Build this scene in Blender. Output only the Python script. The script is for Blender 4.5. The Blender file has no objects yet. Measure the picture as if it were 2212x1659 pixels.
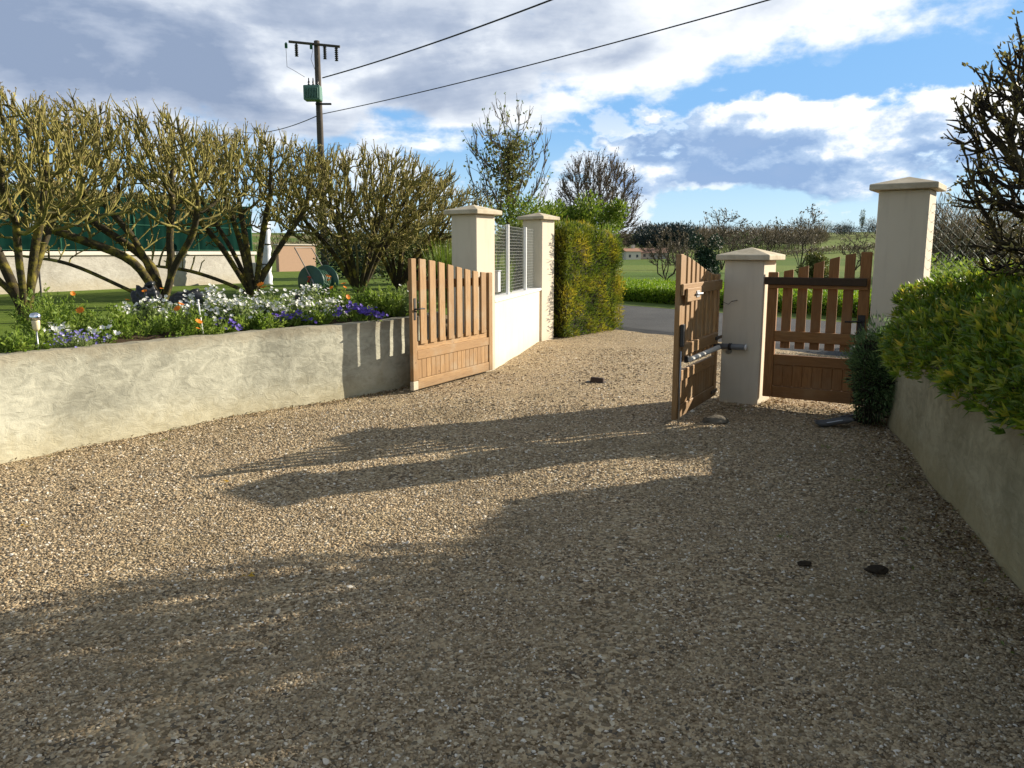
import bpy, bmesh, math, random
import numpy as np
from mathutils import Vector, Matrix, noise as mnoise

# ------------------------------------------------------------------ camera, sky, sun, exposure
sc = bpy.context.scene
COL = sc.collection
R = math.radians
random.seed(7)
FPX, CAMH, HOR = 800.0, 1.55, 252.3            # focal length in px of a 1024 frame, eye height, horizon row
TILT = math.atan((384 - HOR) / FPX)
cam = bpy.data.cameras.new('camera'); camo = bpy.data.objects.new('camera', cam); COL.objects.link(camo)
cam.sensor_width = 36; cam.lens = 36 * FPX / 1024; cam.clip_start = .05; cam.clip_end = 4000
camo.location = (0, 0, CAMH); camo.rotation_euler = (math.pi / 2 - TILT, 0, 0)
sc.camera = camo

SUN_AZ, SUN_EL = R(25.5), R(20.5)               # azimuth from +X towards +Y
sun = bpy.data.lights.new('sun', 'SUN'); suno = bpy.data.objects.new('sun', sun); COL.objects.link(suno)
sun.energy = 5.0; sun.angle = R(.5); sun.color = (1.0, .90, .75)
sd = Vector((math.cos(SUN_AZ) * math.cos(SUN_EL), math.sin(SUN_AZ) * math.cos(SUN_EL), math.sin(SUN_EL)))
suno.rotation_euler = sd.to_track_quat('Z', 'Y').to_euler(); suno.location = sd * 30 + Vector((0, 0, 5))

vs = sc.view_settings
vs.view_transform = 'Standard'; vs.look = 'None'; vs.exposure = 1.0; vs.gamma = 1.0; vs.use_curve_mapping = False
sc.cycles.use_denoising = True
sc.cycles.max_bounces = 6; sc.cycles.transparent_max_bounces = 8

class NT:
    """small helper to write node trees"""
    def __init__(s, tree): s.t = tree; s.n = tree.nodes; s.l = tree.links
    def new(s, typ, **kw):
        nd = s.n.new(typ)
        for k, v in kw.items(): setattr(nd, k, v)
        return nd
    def put(s, sock, v):
        if isinstance(v, bpy.types.NodeSocket): s.l.new(v, sock)
        elif v is not None: sock.default_value = v
    def math(s, op, a, b=None, c=None, clamp=False):
        nd = s.new('ShaderNodeMath', operation=op); nd.use_clamp = clamp
        s.put(nd.inputs[0], a); s.put(nd.inputs[1], b); s.put(nd.inputs[2], c)
        return nd.outputs[0]
    def vmath(s, op, a, b=None):
        nd = s.new('ShaderNodeVectorMath', operation=op); s.put(nd.inputs[0], a); s.put(nd.inputs[1], b)
        return nd.outputs[0]
    def comb(s, x, y, z):
        nd = s.new('ShaderNodeCombineXYZ'); s.put(nd.inputs[0], x); s.put(nd.inputs[1], y); s.put(nd.inputs[2], z); return nd.outputs[0]
    def noise(s, vec, scale, detail=4, rough=.5, dist=0.0):
        nd = s.new('ShaderNodeTexNoise'); s.put(nd.inputs['Vector'], vec)
        nd.inputs['Scale'].default_value = scale; nd.inputs['Detail'].default_value = detail
        nd.inputs['Roughness'].default_value = rough; nd.inputs['Distortion'].default_value = dist
        return nd.outputs['Fac']
    def ss(s, x, lo, hi, a=0.0, b=1.0):
        nd = s.new('ShaderNodeMapRange', interpolation_type='SMOOTHSTEP'); s.put(nd.inputs[0], x)
        s.put(nd.inputs[1], lo); s.put(nd.inputs[2], hi); s.put(nd.inputs[3], a); s.put(nd.inputs[4], b); return nd.outputs[0]
    def mix(s, fac, a, b):
        nd = s.new('ShaderNodeMix', data_type='RGBA'); s.put(nd.inputs[0], fac); s.put(nd.inputs[6], a); s.put(nd.inputs[7], b); return nd.outputs[2]
    def ramp(s, fac, stops, interp='LINEAR'):
        nd = s.new('ShaderNodeValToRGB'); s.put(nd.inputs[0], fac); cr = nd.color_ramp; cr.interpolation = interp
        while len(cr.elements) < len(stops): cr.elements.new(.5)
        for e, (p, c) in zip(cr.elements, stops): e.position = p; e.color = (*c, 1)
        return nd.outputs[0]

def c4(c): return (*c, 1.0)

def build_world():
    w = bpy.data.worlds.new('World'); sc.world = w; w.use_nodes = True
    k = NT(w.node_tree); k.n.clear()
    out = k.new('ShaderNodeOutputWorld'); bg = k.new('ShaderNodeBackground'); k.l.new(bg.outputs[0], out.inputs[0])
    sky = k.new('ShaderNodeTexSky', sky_type='NISHITA'); sky.sun_disc = False
    sky.sun_elevation = SUN_EL; sky.sun_rotation = math.pi / 2 - SUN_AZ
    sky.altitude = 100; sky.air_density = 1.0; sky.dust_density = .3; sky.ozone_density = 1.2
    tc = k.new('ShaderNodeTexCoord'); d = tc.outputs['Generated']
    sp = k.new('ShaderNodeSeparateXYZ'); k.l.new(d, sp.inputs[0]); X, Y, Z = sp.outputs
    A = lambda a, b: k.math('ADD', a, b)
    M = lambda a, b: k.math('MULTIPLY', a, b)
    Sb = lambda a, b: k.math('SUBTRACT', a, b)
    # flat cloud deck, seen in perspective
    zz = A(k.math('MAXIMUM', Z, 0.0), .13)
    deck = k.comb(k.math('DIVIDE', X, zz), k.math('DIVIDE', Y, zz), 0.37)
    # heaped cloud: direction space, a little flattened
    heap = k.comb(X, Y, M(Z, 1.75))
    n1 = k.noise(deck, .95, 8, .55, .35)
    n1h = k.noise(k.vmath('ADD', deck, (.22, .10, 0)), .95, 8, .55, .35)
    n1b = k.noise(heap, 13.0, 6, .58, .1)
    n2 = k.noise(heap, 8.5, 9, .56, .1)
    n2s = k.noise(k.vmath('ADD', heap, (.022, .006, .034)), 8.5, 9, .56, .1)
    # where the wide bank lies: above a slanting line that climbs to the right
    line = Sb(Z, A(M(k.math('MAXIMUM', X, -.05), .24), .142))
    line = k.math('MINIMUM', k.math('MAXIMUM', M(line, 6.0), -.50), k.ss(Z, .28, .62, .34, -.04))  # cover breaks up above the view, so less sky light fills the shade
    c1 = A(line, A(M(Sb(n1, .5), 1.0), M(Sb(n1b, .5), .8)))
    m1 = k.ss(c1, -.10, .17)
    # heaps low over the hills
    ex = k.math('DIVIDE', Sb(X, .36), .23); ez = k.math('DIVIDE', Sb(Z, .118), .064)
    el = A(k.math('POWER', k.math('ABSOLUTE', ex), 2.0), k.math('POWER', k.math('ABSOLUTE', ez), 2.0))
    blob = M(Sb(1.0, k.math('MINIMUM', el, 2.2)), .50)
    c2 = A(blob, M(Sb(n2, .50), 2.0))
    m2 = M(k.ss(c2, -.04, .15), k.ss(A(Z, M(Sb(n1b, .5), .03)), .052, .068))
    # scraps elsewhere near the horizon
    c3 = A(M(Sb(n2s, .545), 2.0), M(Sb(n1b, .5), .7))
    m3 = M(k.ss(c3, .0, .14), Sb(1.0, k.ss(Z, .10, .24)))
    # lit side: towards the sun
    tow = k.ss(A(X, M(Sb(n1b, .5), .35)), -.28, .34)
    thick1 = k.ss(c1, .02, .40)
    lit1 = A(A(M(tow, .66), M(Sb(1.0, thick1), .45)), A(M(Sb(n1, n1h), 2.4), A(M(Sb(n1b, .5), .9), M(Sb(n2, .5), 1.3))))
    lit1 = k.math('ADD', lit1, k.ss(Z, .28, .55, .15, -.30), clamp=True)  # overhead clouds out of view greyed on purpose to weaken the fill light
    lit2 = A(A(M(Sb(n2, n2s), 4.5), M(Sb(n1b, .5), 1.0)), A(k.ss(A(Z, M(Sb(X, .36), .22)), .070, .175), -.02))
    lit2 = k.math('MAXIMUM', lit2, M(M(Sb(1.0, k.ss(c2, .03, .16)), k.ss(Z, .07, .10)), .85)); lit2 = k.math('ADD', lit2, 0.0, clamp=True)
    col1 = k.ramp(lit1, [(0, (.255, .32, .45)), (.35, (.42, .48, .595)), (.68, (.70, .745, .81)), (1, (1.0, 1.0, 1.0))])
    col2 = k.ramp(lit2, [(0, (.26, .39, .62)), (.45, (.45, .58, .77)), (.8, (.90, .93, .97)), (1, (1.05, 1.04, 1.02))])
    K = 12.0
    col1 = k.vmath('MULTIPLY', col1, (K, K, K)); col2 = k.vmath('MULTIPLY', col2, (K, K, K))
    azure = k.mix(k.ss(Z, .01, .17), c4((6.0, 9.2, 11.6)), c4((2.4, 5.7, 10.6)))
    base = k.mix(k.ss(Z, .2, .6, .74, .2), sky.outputs[0], azure)
    base = k.mix(k.ss(Z, .22, .5, 0.0, .55), base, c4((3.3, 3.6, 3.9)))  # grey veil added above the view to dim and neutralise the fill
    s = k.mix(M(m3, .7), base, c4((10.4, 10.8, 11.4)))
    s = k.mix(M(m2, .97), s, col2)
    s = k.mix(M(m1, .96), s, col1)
    k.l.new(s, bg.inputs[0]); bg.inputs[1].default_value = .05
build_world()

# ------------------------------------------------------------------ pixel helpers used to lay the plan out
S22 = 2212 / 1024
def ray(u, v):
    x = (u / S22 - 512) / FPX; y = (384 - v / S22) / FPX
    return np.array([x, math.cos(TILT) + y * math.sin(TILT), -math.sin(TILT) + y * math.cos(TILT)])
def ground(u, v, z=0.0):
    d = ray(u, v); k = (z - CAMH) / d[2]; return Vector((d[0] * k, d[1] * k, z))
def at(u, v, Y):
    d = ray(u, v); k = Y / d[1]; return Vector((d[0] * k, Y, CAMH + d[2] * k))

# ------------------------------------------------------------------ object helpers
def tag(o, label=None, cat=None, group=None, kind=None):
    if label: o['label'] = label
    if cat: o['category'] = cat
    if group: o['group'] = group
    if kind: o['kind'] = kind
    return o
def empty(name, loc=(0, 0, 0), rz=0.0):
    o = bpy.data.objects.new(name, None); COL.objects.link(o); o.location = loc; o.rotation_euler = (0, 0, rz); o.empty_display_size = .1
    return o
def link(name, me, mat=None, parent=None):
    if mat is not None and not me.materials: me.materials.append(mat)
    massed = name in ('foliage', 'buds', 'stems', 'flowers', 'flower_stalks', 'ivy', 'blades', 'wire_mesh', 'inner_twigs', 'trunks')
    o = bpy.data.objects.new(name, me); COL.objects.link(o)
    if parent is not None: o.parent = parent
    if massed: o['kind'] = 'stuff'
    return o
def npmesh(name, V, F, attr=None, smooth=False):
    V = np.asarray(V, np.float32).reshape(-1, 3); F = np.asarray(F, np.int32)
    me = bpy.data.meshes.new(name); n, m = F.shape
    me.vertices.add(len(V)); me.vertices.foreach_set('co', V.ravel())
    me.loops.add(n * m); me.loops.foreach_set('vertex_index', F.ravel())
    me.polygons.add(n); me.polygons.foreach_set('loop_start', np.arange(0, n * m, m, dtype=np.int32))
    if smooth: me.polygons.foreach_set('use_smooth', np.ones(n, bool))
    if attr is not None:
        a = me.attributes.new('rnd', 'FLOAT', 'POINT'); a.data.foreach_set('value', np.asarray(attr, np.float32).ravel())
    me.update(calc_edges=True); me.validate()
    return me
def bmobj(name, bm, mat, parent=None, smooth=False):
    me = bpy.data.meshes.new(name); bm.to_mesh(me); bm.free()
    if smooth: me.polygons.foreach_set('use_smooth', np.ones(len(me.polygons), bool))
    return link(name, me, mat, parent)
def bm_box(bm, x0, x1, y0, y1, z0, z1, bev=0.0):
    vs_ = [bm.verts.new(p) for p in ((x0, y0, z0), (x1, y0, z0), (x1, y1, z0), (x0, y1, z0), (x0, y0, z1), (x1, y0, z1), (x1, y1, z1), (x0, y1, z1))]
    fs = [bm.faces.new([vs_[i] for i in q]) for q in ((0, 3, 2, 1), (4, 5, 6, 7), (0, 1, 5, 4), (1, 2, 6, 5), (2, 3, 7, 6), (3, 0, 4, 7))]
    if bev > 0:
        es = list({e for f in fs for e in f.edges})
        bmesh.ops.bevel(bm, geom=es, offset=bev, segments=1, affect='EDGES', profile=.5)
def box(name, x0, x1, y0, y1, z0, z1, mat, parent=None, bev=.004):
    bm = bmesh.new(); bm_box(bm, x0, x1, y0, y1, z0, z1, bev); return bmobj(name, bm, mat, parent)
def tube_arrays(P0, P1, r0, r1, ns=6):
    """separate tapered prisms for many segments"""
    P0 = np.asarray(P0, float); P1 = np.asarray(P1, float); n = len(P0)
    d = P1 - P0; L = np.linalg.norm(d, axis=1, keepdims=True) + 1e-9; d = d / L
    h = np.where(np.abs(d[:, 2:3]) < .9, np.array([[0, 0, 1.]]), np.array([[1., 0, 0]]))
    a = np.cross(d, h); a /= np.linalg.norm(a, axis=1, keepdims=True) + 1e-9; b = np.cross(d, a)
    t = np.arange(ns) * 2 * math.pi / ns
    ring = a[:, None, :] * np.cos(t)[None, :, None] + b[:, None, :] * np.sin(t)[None, :, None]
    r0 = np.broadcast_to(np.asarray(r0, float), (n,)); r1 = np.broadcast_to(np.asarray(r1, float), (n,))
    A = P0[:, None, :] + ring * r0[:, None, None]; B = P1[:, None, :] + ring * r1[:, None, None]
    V = np.concatenate([A, B], 1).reshape(-1, 3)
    i = np.arange(ns); q = np.stack([i, (i + 1) % ns, ns + (i + 1) % ns, ns + i], 1)
    F = (q[None] + (np.arange(n) * 2 * ns)[:, None, None]).reshape(-1, 4)
    return V, F
def sweep(pts, rad, ns=8, closed_ends=True):
    """one continuous tube along a polyline; bmesh"""
    pts = [Vector(p) for p in pts]; bm = bmesh.new(); rings = []
    if not hasattr(rad, '__len__'): rad = [rad] * len(pts)
    up = None
    for i, p in enumerate(pts):
        d = (pts[min(i + 1, len(pts) - 1)] - pts[max(i - 1, 0)]).normalized()
        if up is None: up = Vector((0, 0, 1)) if abs(d.z) < .9 else Vector((1, 0, 0))
        a = d.cross(up).normalized(); b = d.cross(a).normalized(); up = -b if False else a.cross(d).normalized()
        rings.append([bm.verts.new(p + (a * math.cos(t) + b * math.sin(t)) * rad[i]) for t in [2 * math.pi * j / ns for j in range(ns)]])
    for r0, r1 in zip(rings, rings[1:]):
        for j in range(ns): bm.faces.new((r0[j], r0[(j + 1) % ns], r1[(j + 1) % ns], r1[j]))
    if closed_ends: bm.faces.new(rings[0][::-1]); bm.faces.new(rings[-1])
    bmesh.ops.recalc_face_normals(bm, faces=bm.faces)
    return bm
def tube(name, pts, rad, mat, parent=None, ns=8, smooth=True):
    return bmobj(name, sweep(pts, rad, ns), mat, parent, smooth)
def lathe(name, prof, mat, parent=None, ns=16, smooth=True, loc=None):
    bm = bmesh.new(); rings = []
    for r, z in prof: rings.append([bm.verts.new((max(r, 1e-4) * math.cos(2 * math.pi * j / ns), max(r, 1e-4) * math.sin(2 * math.pi * j / ns), z)) for j in range(ns)])
    for a, b in zip(rings, rings[1:]):
        for j in range(ns): bm.faces.new((a[j], a[(j + 1) % ns], b[(j + 1) % ns], b[j]))
    bm.faces.new(rings[0][::-1]); bm.faces.new(rings[-1])
    o = bmobj(name, bm, mat, parent, smooth)
    if loc is not None: o.location = loc
    return o
def spline(pts, n=8):
    P = [np.array(p, float) for p in pts]; P = [2 * P[0] - P[1]] + P + [2 * P[-1] - P[-2]]; out = []
    for i in range(1, len(P) - 2):
        for t in np.linspace(0, 1, n, endpoint=False):
            a, b, c, d = P[i - 1:i + 3]
            out.append(.5 * (2 * b + (c - a) * t + (2 * a - 5 * b + 4 * c - d) * t * t + (3 * b - a - 3 * c + d) * t ** 3))
    out.append(P[-2]); return np.array(out)
def unit(a): return a / (np.linalg.norm(a, axis=-1, keepdims=True) + 1e-9)
def leaf_arrays(P, D, N, L, W, rng, fold=.18):
    n = len(P); D = unit(D); s = unit(np.cross(D, N)); N2 = np.cross(s, D)
    L = np.broadcast_to(L, (n,))[:, None]; W = np.broadcast_to(W, (n,))[:, None]
    mid = P + D * L * .45
    V = np.stack([P, mid + s * W * .5 + N2 * W * fold, P + D * L, mid - s * W * .5 + N2 * W * fold], 1).reshape(-1, 3)
    i = np.arange(n) * 4
    F = np.concatenate([np.stack([i, i + 1, i + 2], 1), np.stack([i, i + 2, i + 3], 1)])
    return V, F, np.repeat(rng.random(n), 4)
def rdir(rng, n): return unit(rng.normal(size=(n, 3)))

# ------------------------------------------------------------------ materials
def pmat(name, rough=.8, spec=.3):
    m = bpy.data.materials.new(name); m.use_nodes = True; k = NT(m.node_tree)
    b = k.n['Principled BSDF']; b.inputs['Roughness'].default_value = rough; b.inputs['Specular IOR Level'].default_value = spec
    return m, k, b
def bump(k, b, h, strength=.5, dist=.01):
    nd = k.new('ShaderNodeBump'); nd.inputs['Strength'].default_value = strength; nd.inputs['Distance'].default_value = dist
    k.l.new(h, nd.inputs['Height']); k.l.new(nd.outputs[0], b.inputs['Normal'])
def coord(k, which='Object'):
    return k.new('ShaderNodeTexCoord').outputs[which]
def plain(name, col, rough=.7, var=.12, scale=12, metal=0.0, spec=.3):
    m, k, b = pmat(name, rough, spec); co = coord(k)
    n = k.noise(co, scale, 4, .6)
    dk = tuple(c * (1 - var) for c in col); lt = tuple(min(1, c * (1 + var)) for c in col)
    k.l.new(k.mix(n, c4(dk), c4(lt)), b.inputs['Base Color']); b.inputs['Metallic'].default_value = metal
    bump(k, b, n, .15, .004)
    return m
def leafmat(name, stops, transl=.32, rough=.55, spec=.3):
    m, k, b = pmat(name, rough, spec)
    at_ = k.new('ShaderNodeAttribute', attribute_name='rnd')
    col = k.ramp(at_.outputs['Fac'], stops)
    k.l.new(col, b.inputs['Base Color'])
    tr = k.new('ShaderNodeBsdfTranslucent'); k.l.new(col, tr.inputs[0])
    mx = k.new('ShaderNodeMixShader'); mx.inputs[0].default_value = transl
    k.l.new(b.outputs[0], mx.inputs[1]); k.l.new(tr.outputs[0], mx.inputs[2]); k.l.new(mx.outputs[0], k.n['Material Output'].inputs[0])
    return m
def barkmat(name, dark, moss, scale=9, lo=.45, hi=.62):
    m, k, b = pmat(name, .9, .15); co = coord(k)
    n = k.noise(co, scale, 5, .65); f = k.noise(co, scale * 6, 3, .6)
    g = k.math('ADD', k.math('MULTIPLY', n, .8), k.math('MULTIPLY', f, .2))
    k.l.new(k.mix(k.ss(g, lo, hi), c4(dark), c4(moss)), b.inputs['Base Color']); bump(k, b, f, .6, .01)
    return m
def woodmat(name, along, tone=(1, 1, 1)):
    m, k, b = pmat(name, .62, .3); co = coord(k)
    oi = k.new('ShaderNodeObjectInfo')
    off = k.math('MULTIPLY', oi.outputs['Random'], 37.0)
    mp = k.new('ShaderNodeMapping'); k.l.new(k.vmath('ADD', co, k.comb(off, off, off)), mp.inputs['Vector'])
    mp.inputs['Scale'].default_value = (1, 8, 14) if along == 'x' else (14, 8, 1)
    g = k.noise(mp.outputs[0], 5, 5, .6, 1.2); st = k.noise(co, 3.5, 4, .6)
    c = k.ramp(g, [(.25, (.17, .088, .034)), (.5, (.315, .185, .078)), (.75, (.42, .262, .122))])
    c = k.mix(k.math('MULTIPLY', k.ss(oi.outputs['Random'], 0, 1), .6), c, c4((.22, .125, .052)))
    c = k.mix(k.math('MULTIPLY', k.ss(st, .46, .72), .6), c, c4((.30, .235, .16)))
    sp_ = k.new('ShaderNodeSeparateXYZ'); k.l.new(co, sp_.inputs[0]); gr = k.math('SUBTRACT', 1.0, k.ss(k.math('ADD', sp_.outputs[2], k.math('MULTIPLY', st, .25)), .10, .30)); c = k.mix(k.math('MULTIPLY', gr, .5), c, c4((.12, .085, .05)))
    kn = k.new('ShaderNodeTexVoronoi'); k.l.new(k.vmath('ADD', co, k.comb(off, off, off)), kn.inputs['Vector']); kn.inputs['Scale'].default_value = 4.5; c = k.mix(k.math('SUBTRACT', 1.0, k.ss(kn.outputs['Distance'], .03, .075)), c, c4((.10, .05, .02)))
    c = k.vmath('MULTIPLY', c, tone)
    k.l.new(c, b.inputs['Base Color']); bump(k, b, g, .35, .004)
    return m
LITWOOD = woodmat('sunlit_wood_upright', 'z', (1.06, 1.04, .96)), woodmat('sunlit_wood_level', 'x', (1.10, 1.08, 1.0))  # one timber in two tones; this paler one paints in the sunlight
SHADEWOOD = woodmat('shaded_wood_upright', 'z', (.86, .66, .46)), woodmat('shaded_wood_level', 'x', (.88, .69, .48))  # same timber darker and redder, the closed gate's shade put into its colour
WOODZ, WOODX = LITWOOD
WOODPALE = plain('weathered_wood_end', (.50, .43, .32), .85, .25, 30)
STEEL = plain('galvanised_steel', (.42, .43, .44), .45, .2, 40, .8)
IRON = plain('dark_iron', (.035, .032, .03), .55, .3, 40, .3)
ALU = plain('ribbed_aluminium', (.55, .54, .50), .5, .15, 60, .3)
WHITEP = plain('white_paint', (.75, .74, .72), .5, .06, 20)
BLACKP = plain('black_plastic', (.018, .02, .024), .35, .3, 14, 0, .5)
GREYP = plain('grey_plastic', (.16, .165, .17), .35, .3, 8, 0, .5)

def rendermat():
    m, k, b = pmat('cream_render', .88, .15); co = coord(k)
    n = k.noise(co, 2.2, 5, .6); f = k.noise(co, 160, 3, .6)
    sp = k.new('ShaderNodeSeparateXYZ'); k.l.new(co, sp.inputs[0])
    c = k.mix(n, c4((.60, .525, .40)), c4((.70, .62, .485)))
    splash = k.math('MULTIPLY', k.math('SUBTRACT', 1.0, k.ss(k.math('ADD', sp.outputs[2], k.math('MULTIPLY', n, .3)), .12, .42)), .45)
    c = k.mix(splash, c, c4((.44, .37, .26)))
    ms = k.new('ShaderNodeMapping'); k.l.new(co, ms.inputs['Vector']); ms.inputs['Scale'].default_value = (7, 7, .9)
    stv = k.noise(ms.outputs[0], 1.6, 5, .6); c = k.mix(k.math('MULTIPLY', k.ss(stv, .46, .78), .36), c, c4((.46, .39, .29)))
    k.l.new(c, b.inputs['Base Color']); bump(k, b, f, .35, .004)
    return m
RENDER = rendermat()
def capmat():
    m, k, b = pmat('cast_stone_cap', .85, .2); co = coord(k)
    n = k.noise(co, 5, 6, .65); f = k.noise(co, 120, 3, .6)
    c = k.ramp(n, [(.3, (.36, .30, .20)), (.6, (.54, .47, .345))]); k.l.new(c, b.inputs['Base Color']); bump(k, b, f, .3, .003)
    return m
CAPSTONE = capmat()
def roughcast(name, lo, hi, stain, zt=.80):
    m, k, b = pmat(name, .92, .12); co = coord(k)
    big = k.noise(co, 1.1, 6, .62); mid = k.noise(co, 5.5, 6, .65, .8)
    mp = k.new('ShaderNodeMapping'); k.l.new(co, mp.inputs['Vector']); mp.inputs['Rotation'].default_value = (R(35), R(40), R(20)); mp.inputs['Scale'].default_value = (1, 1, 2.0)
    tr = k.noise(mp.outputs[0], 7, 5, .62, 1.0); fi = k.noise(co, 85, 3, .6)
    mp2 = k.new('ShaderNodeMapping'); k.l.new(co, mp2.inputs['Vector']); mp2.inputs['Rotation'].default_value = (R(-35), R(-40), R(10)); mp2.inputs['Scale'].default_value = (1, 1, 7)
    scr = k.noise(mp2.outputs[0], 9, 3, .55, .6)
    f = k.math('ADD', k.math('MULTIPLY', big, .45), k.math('ADD', k.math('MULTIPLY', tr, .30), k.math('MULTIPLY', mid, .25)))
    c = k.mix(k.ss(f, .38, .62), c4(lo), c4(hi))
    pit = k.math('MULTIPLY', k.ss(scr, .66, .72), k.ss(mid, .42, .6)); c = k.mix(k.math('MULTIPLY', pit, .6), c, c4(tuple(x * .4 for x in lo)))
    sp = k.new('ShaderNodeSeparateXYZ'); k.l.new(co, sp.inputs[0])
    top = k.ss(k.math('ADD', sp.outputs[2], k.math('MULTIPLY', k.math('SUBTRACT', mid, .5), .30)), zt - .14, zt)
    foot = k.math('SUBTRACT', 1.0, k.ss(k.math('ADD', sp.outputs[2], k.math('MULTIPLY', mid, .3)), .14, .50))
    c = k.mix(k.math('MULTIPLY', top, .55), c, c4(stain)); c = k.mix(k.math('MULTIPLY', foot, .5), c, c4((hi[0] * .88, hi[1] * .78, hi[2] * .58)))
    k.l.new(c, b.inputs['Base Color'])
    h = k.math('ADD', k.math('ADD', k.math('MULTIPLY', tr, .8), k.math('MULTIPLY', mid, .5)), k.math('SUBTRACT', k.math('MULTIPLY', fi, .12), k.math('MULTIPLY', pit, .25))); bump(k, b, h, .55, .022)
    return m
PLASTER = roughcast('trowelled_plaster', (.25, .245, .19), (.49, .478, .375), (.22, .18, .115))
PLASTER2 = roughcast('yellowish_plaster', (.215, .198, .122), (.375, .345, .225), (.18, .145, .085), .72)  # darker, yellower plaster tone for the right wall

def gravelmat():
    m, k, b = pmat('gravel_bed', .9, .15); co = coord(k, 'Object')
    v = k.new('ShaderNodeTexVoronoi'); k.l.new(co, v.inputs['Vector']); v.inputs['Scale'].default_value = 62
    sc_ = k.new('ShaderNodeSeparateColor'); k.l.new(v.outputs['Color'], sc_.inputs[0])
    c = k.ramp(sc_.outputs[0], GRAVEL_STOPS, 'CONSTANT')
    big = k.noise(co, .9, 5, .6); c = k.mix(k.math('MULTIPLY', k.ss(big, .50, .72), .55), c, c4((.20, .152, .082)))
    dust = k.noise(co, 4.5, 4, .6); c = k.mix(k.math('MULTIPLY', k.ss(dust, .40, .7), .5), c, c4((.38, .30, .175)))
    k.l.new(c, b.inputs['Base Color'])
    h = k.math('SUBTRACT', 1.0, v.outputs['Distance']); bump(k, b, h, 1.0, .012)
    return m
GRAVEL_STOPS = [(0, (.115, .078, .04)), (.16, (.29, .21, .12)), (.34, (.49, .372, .222)), (.52, (.20, .147, .088)), (.70, (.44, .348, .222)), (.83, (.095, .08, .06)), (.92, (.60, .50, .34)), (.982, (.78, .72, .61))]
GRAVEL = gravelmat()
def pebblemat():
    m, k, b = pmat('pebble', .75, .3); oi = k.new('ShaderNodeObjectInfo'); co = coord(k)
    c = k.ramp(oi.outputs['Random'], GRAVEL_STOPS, 'LINEAR'); n = k.noise(co, 1.5, 3, .6)
    c = k.mix(k.math('MULTIPLY', n, .4), c, k.mix(n, c4((.13, .096, .05)), c4((.48, .39, .24))))
    big = k.noise(oi.outputs['Location'], .9, 5, .6); c = k.mix(k.math('MULTIPLY', k.ss(big, .50, .72), .5), c, c4((.20, .152, .082)))
    k.l.new(c, b.inputs['Base Color']); return m
PEBBLE = pebblemat()
def groundmat(name, stops, scale, fine=25, bs=.4, bd=.02):
    m, k, b = pmat(name, .95, .1); co = coord(k)
    n = k.noise(co, scale, 6, .62); f = k.noise(co, fine, 4, .65)
    c = k.ramp(k.math('ADD', k.math('MULTIPLY', n, .6), k.math('MULTIPLY', f, .4)), stops)
    k.l.new(c, b.inputs['Base Color']); bump(k, b, f, bs, bd); return m
LAWN = groundmat('mown_lawn', [(.3, (.05, .085, .010)), (.55, (.105, .155, .02)), (.75, (.17, .20, .04))], 1.2, 40)
SOIL = groundmat('dark_soil', [(.3, (.03, .02, .012)), (.6, (.075, .05, .03)), (.8, (.14, .10, .06))], 3, 45, .8, .03)
VERGE = groundmat('rough_grass', [(.3, (.05, .08, .014)), (.6, (.11, .15, .03)), (.8, (.20, .19, .07))], .8, 12)
ASPHALT = groundmat('old_asphalt', [(.3, (.05, .052, .055)), (.55, (.078, .079, .080)), (.8, (.12, .118, .112))], .7, 90, .5, .01)
def fieldmat():
    m, k, b = pmat('fields', .95, .08); co = coord(k)
    v = k.new('ShaderNodeTexVoronoi', feature='F1'); mp = k.new('ShaderNodeMapping'); k.l.new(co, mp.inputs['Vector'])
    mp.inputs['Scale'].default_value = (.0055, .011, 0); mp.inputs['Rotation'].default_value = (0, 0, R(-28)); k.l.new(mp.outputs[0], v.inputs['Vector']); v.inputs['Scale'].default_value = 1.0
    sc_ = k.new('ShaderNodeSeparateColor'); k.l.new(v.outputs['Color'], sc_.inputs[0])
    c = k.ramp(sc_.outputs[1], [(0, (.075, .135, .016)), (.25, (.13, .18, .03)), (.5, (.17, .20, .05)), (.7, (.085, .155, .022)), (.88, (.22, .20, .09))], 'CONSTANT')
    n = k.noise(co, .06, 6, .65); f = k.noise(co, 1.6, 5, .65)
    c = k.mix(k.math('MULTIPLY', k.ss(n, .4, .7), .5), c, c4((.15, .15, .05)))
    c = k.mix(k.math('MULTIPLY', k.ss(f, .4, .65), .45), c, c4((.06, .085, .015)))
    k.l.new(c, b.inputs['Base Color']); bump(k, b, f, .6, .15); return m
FIELD = fieldmat()

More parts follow.
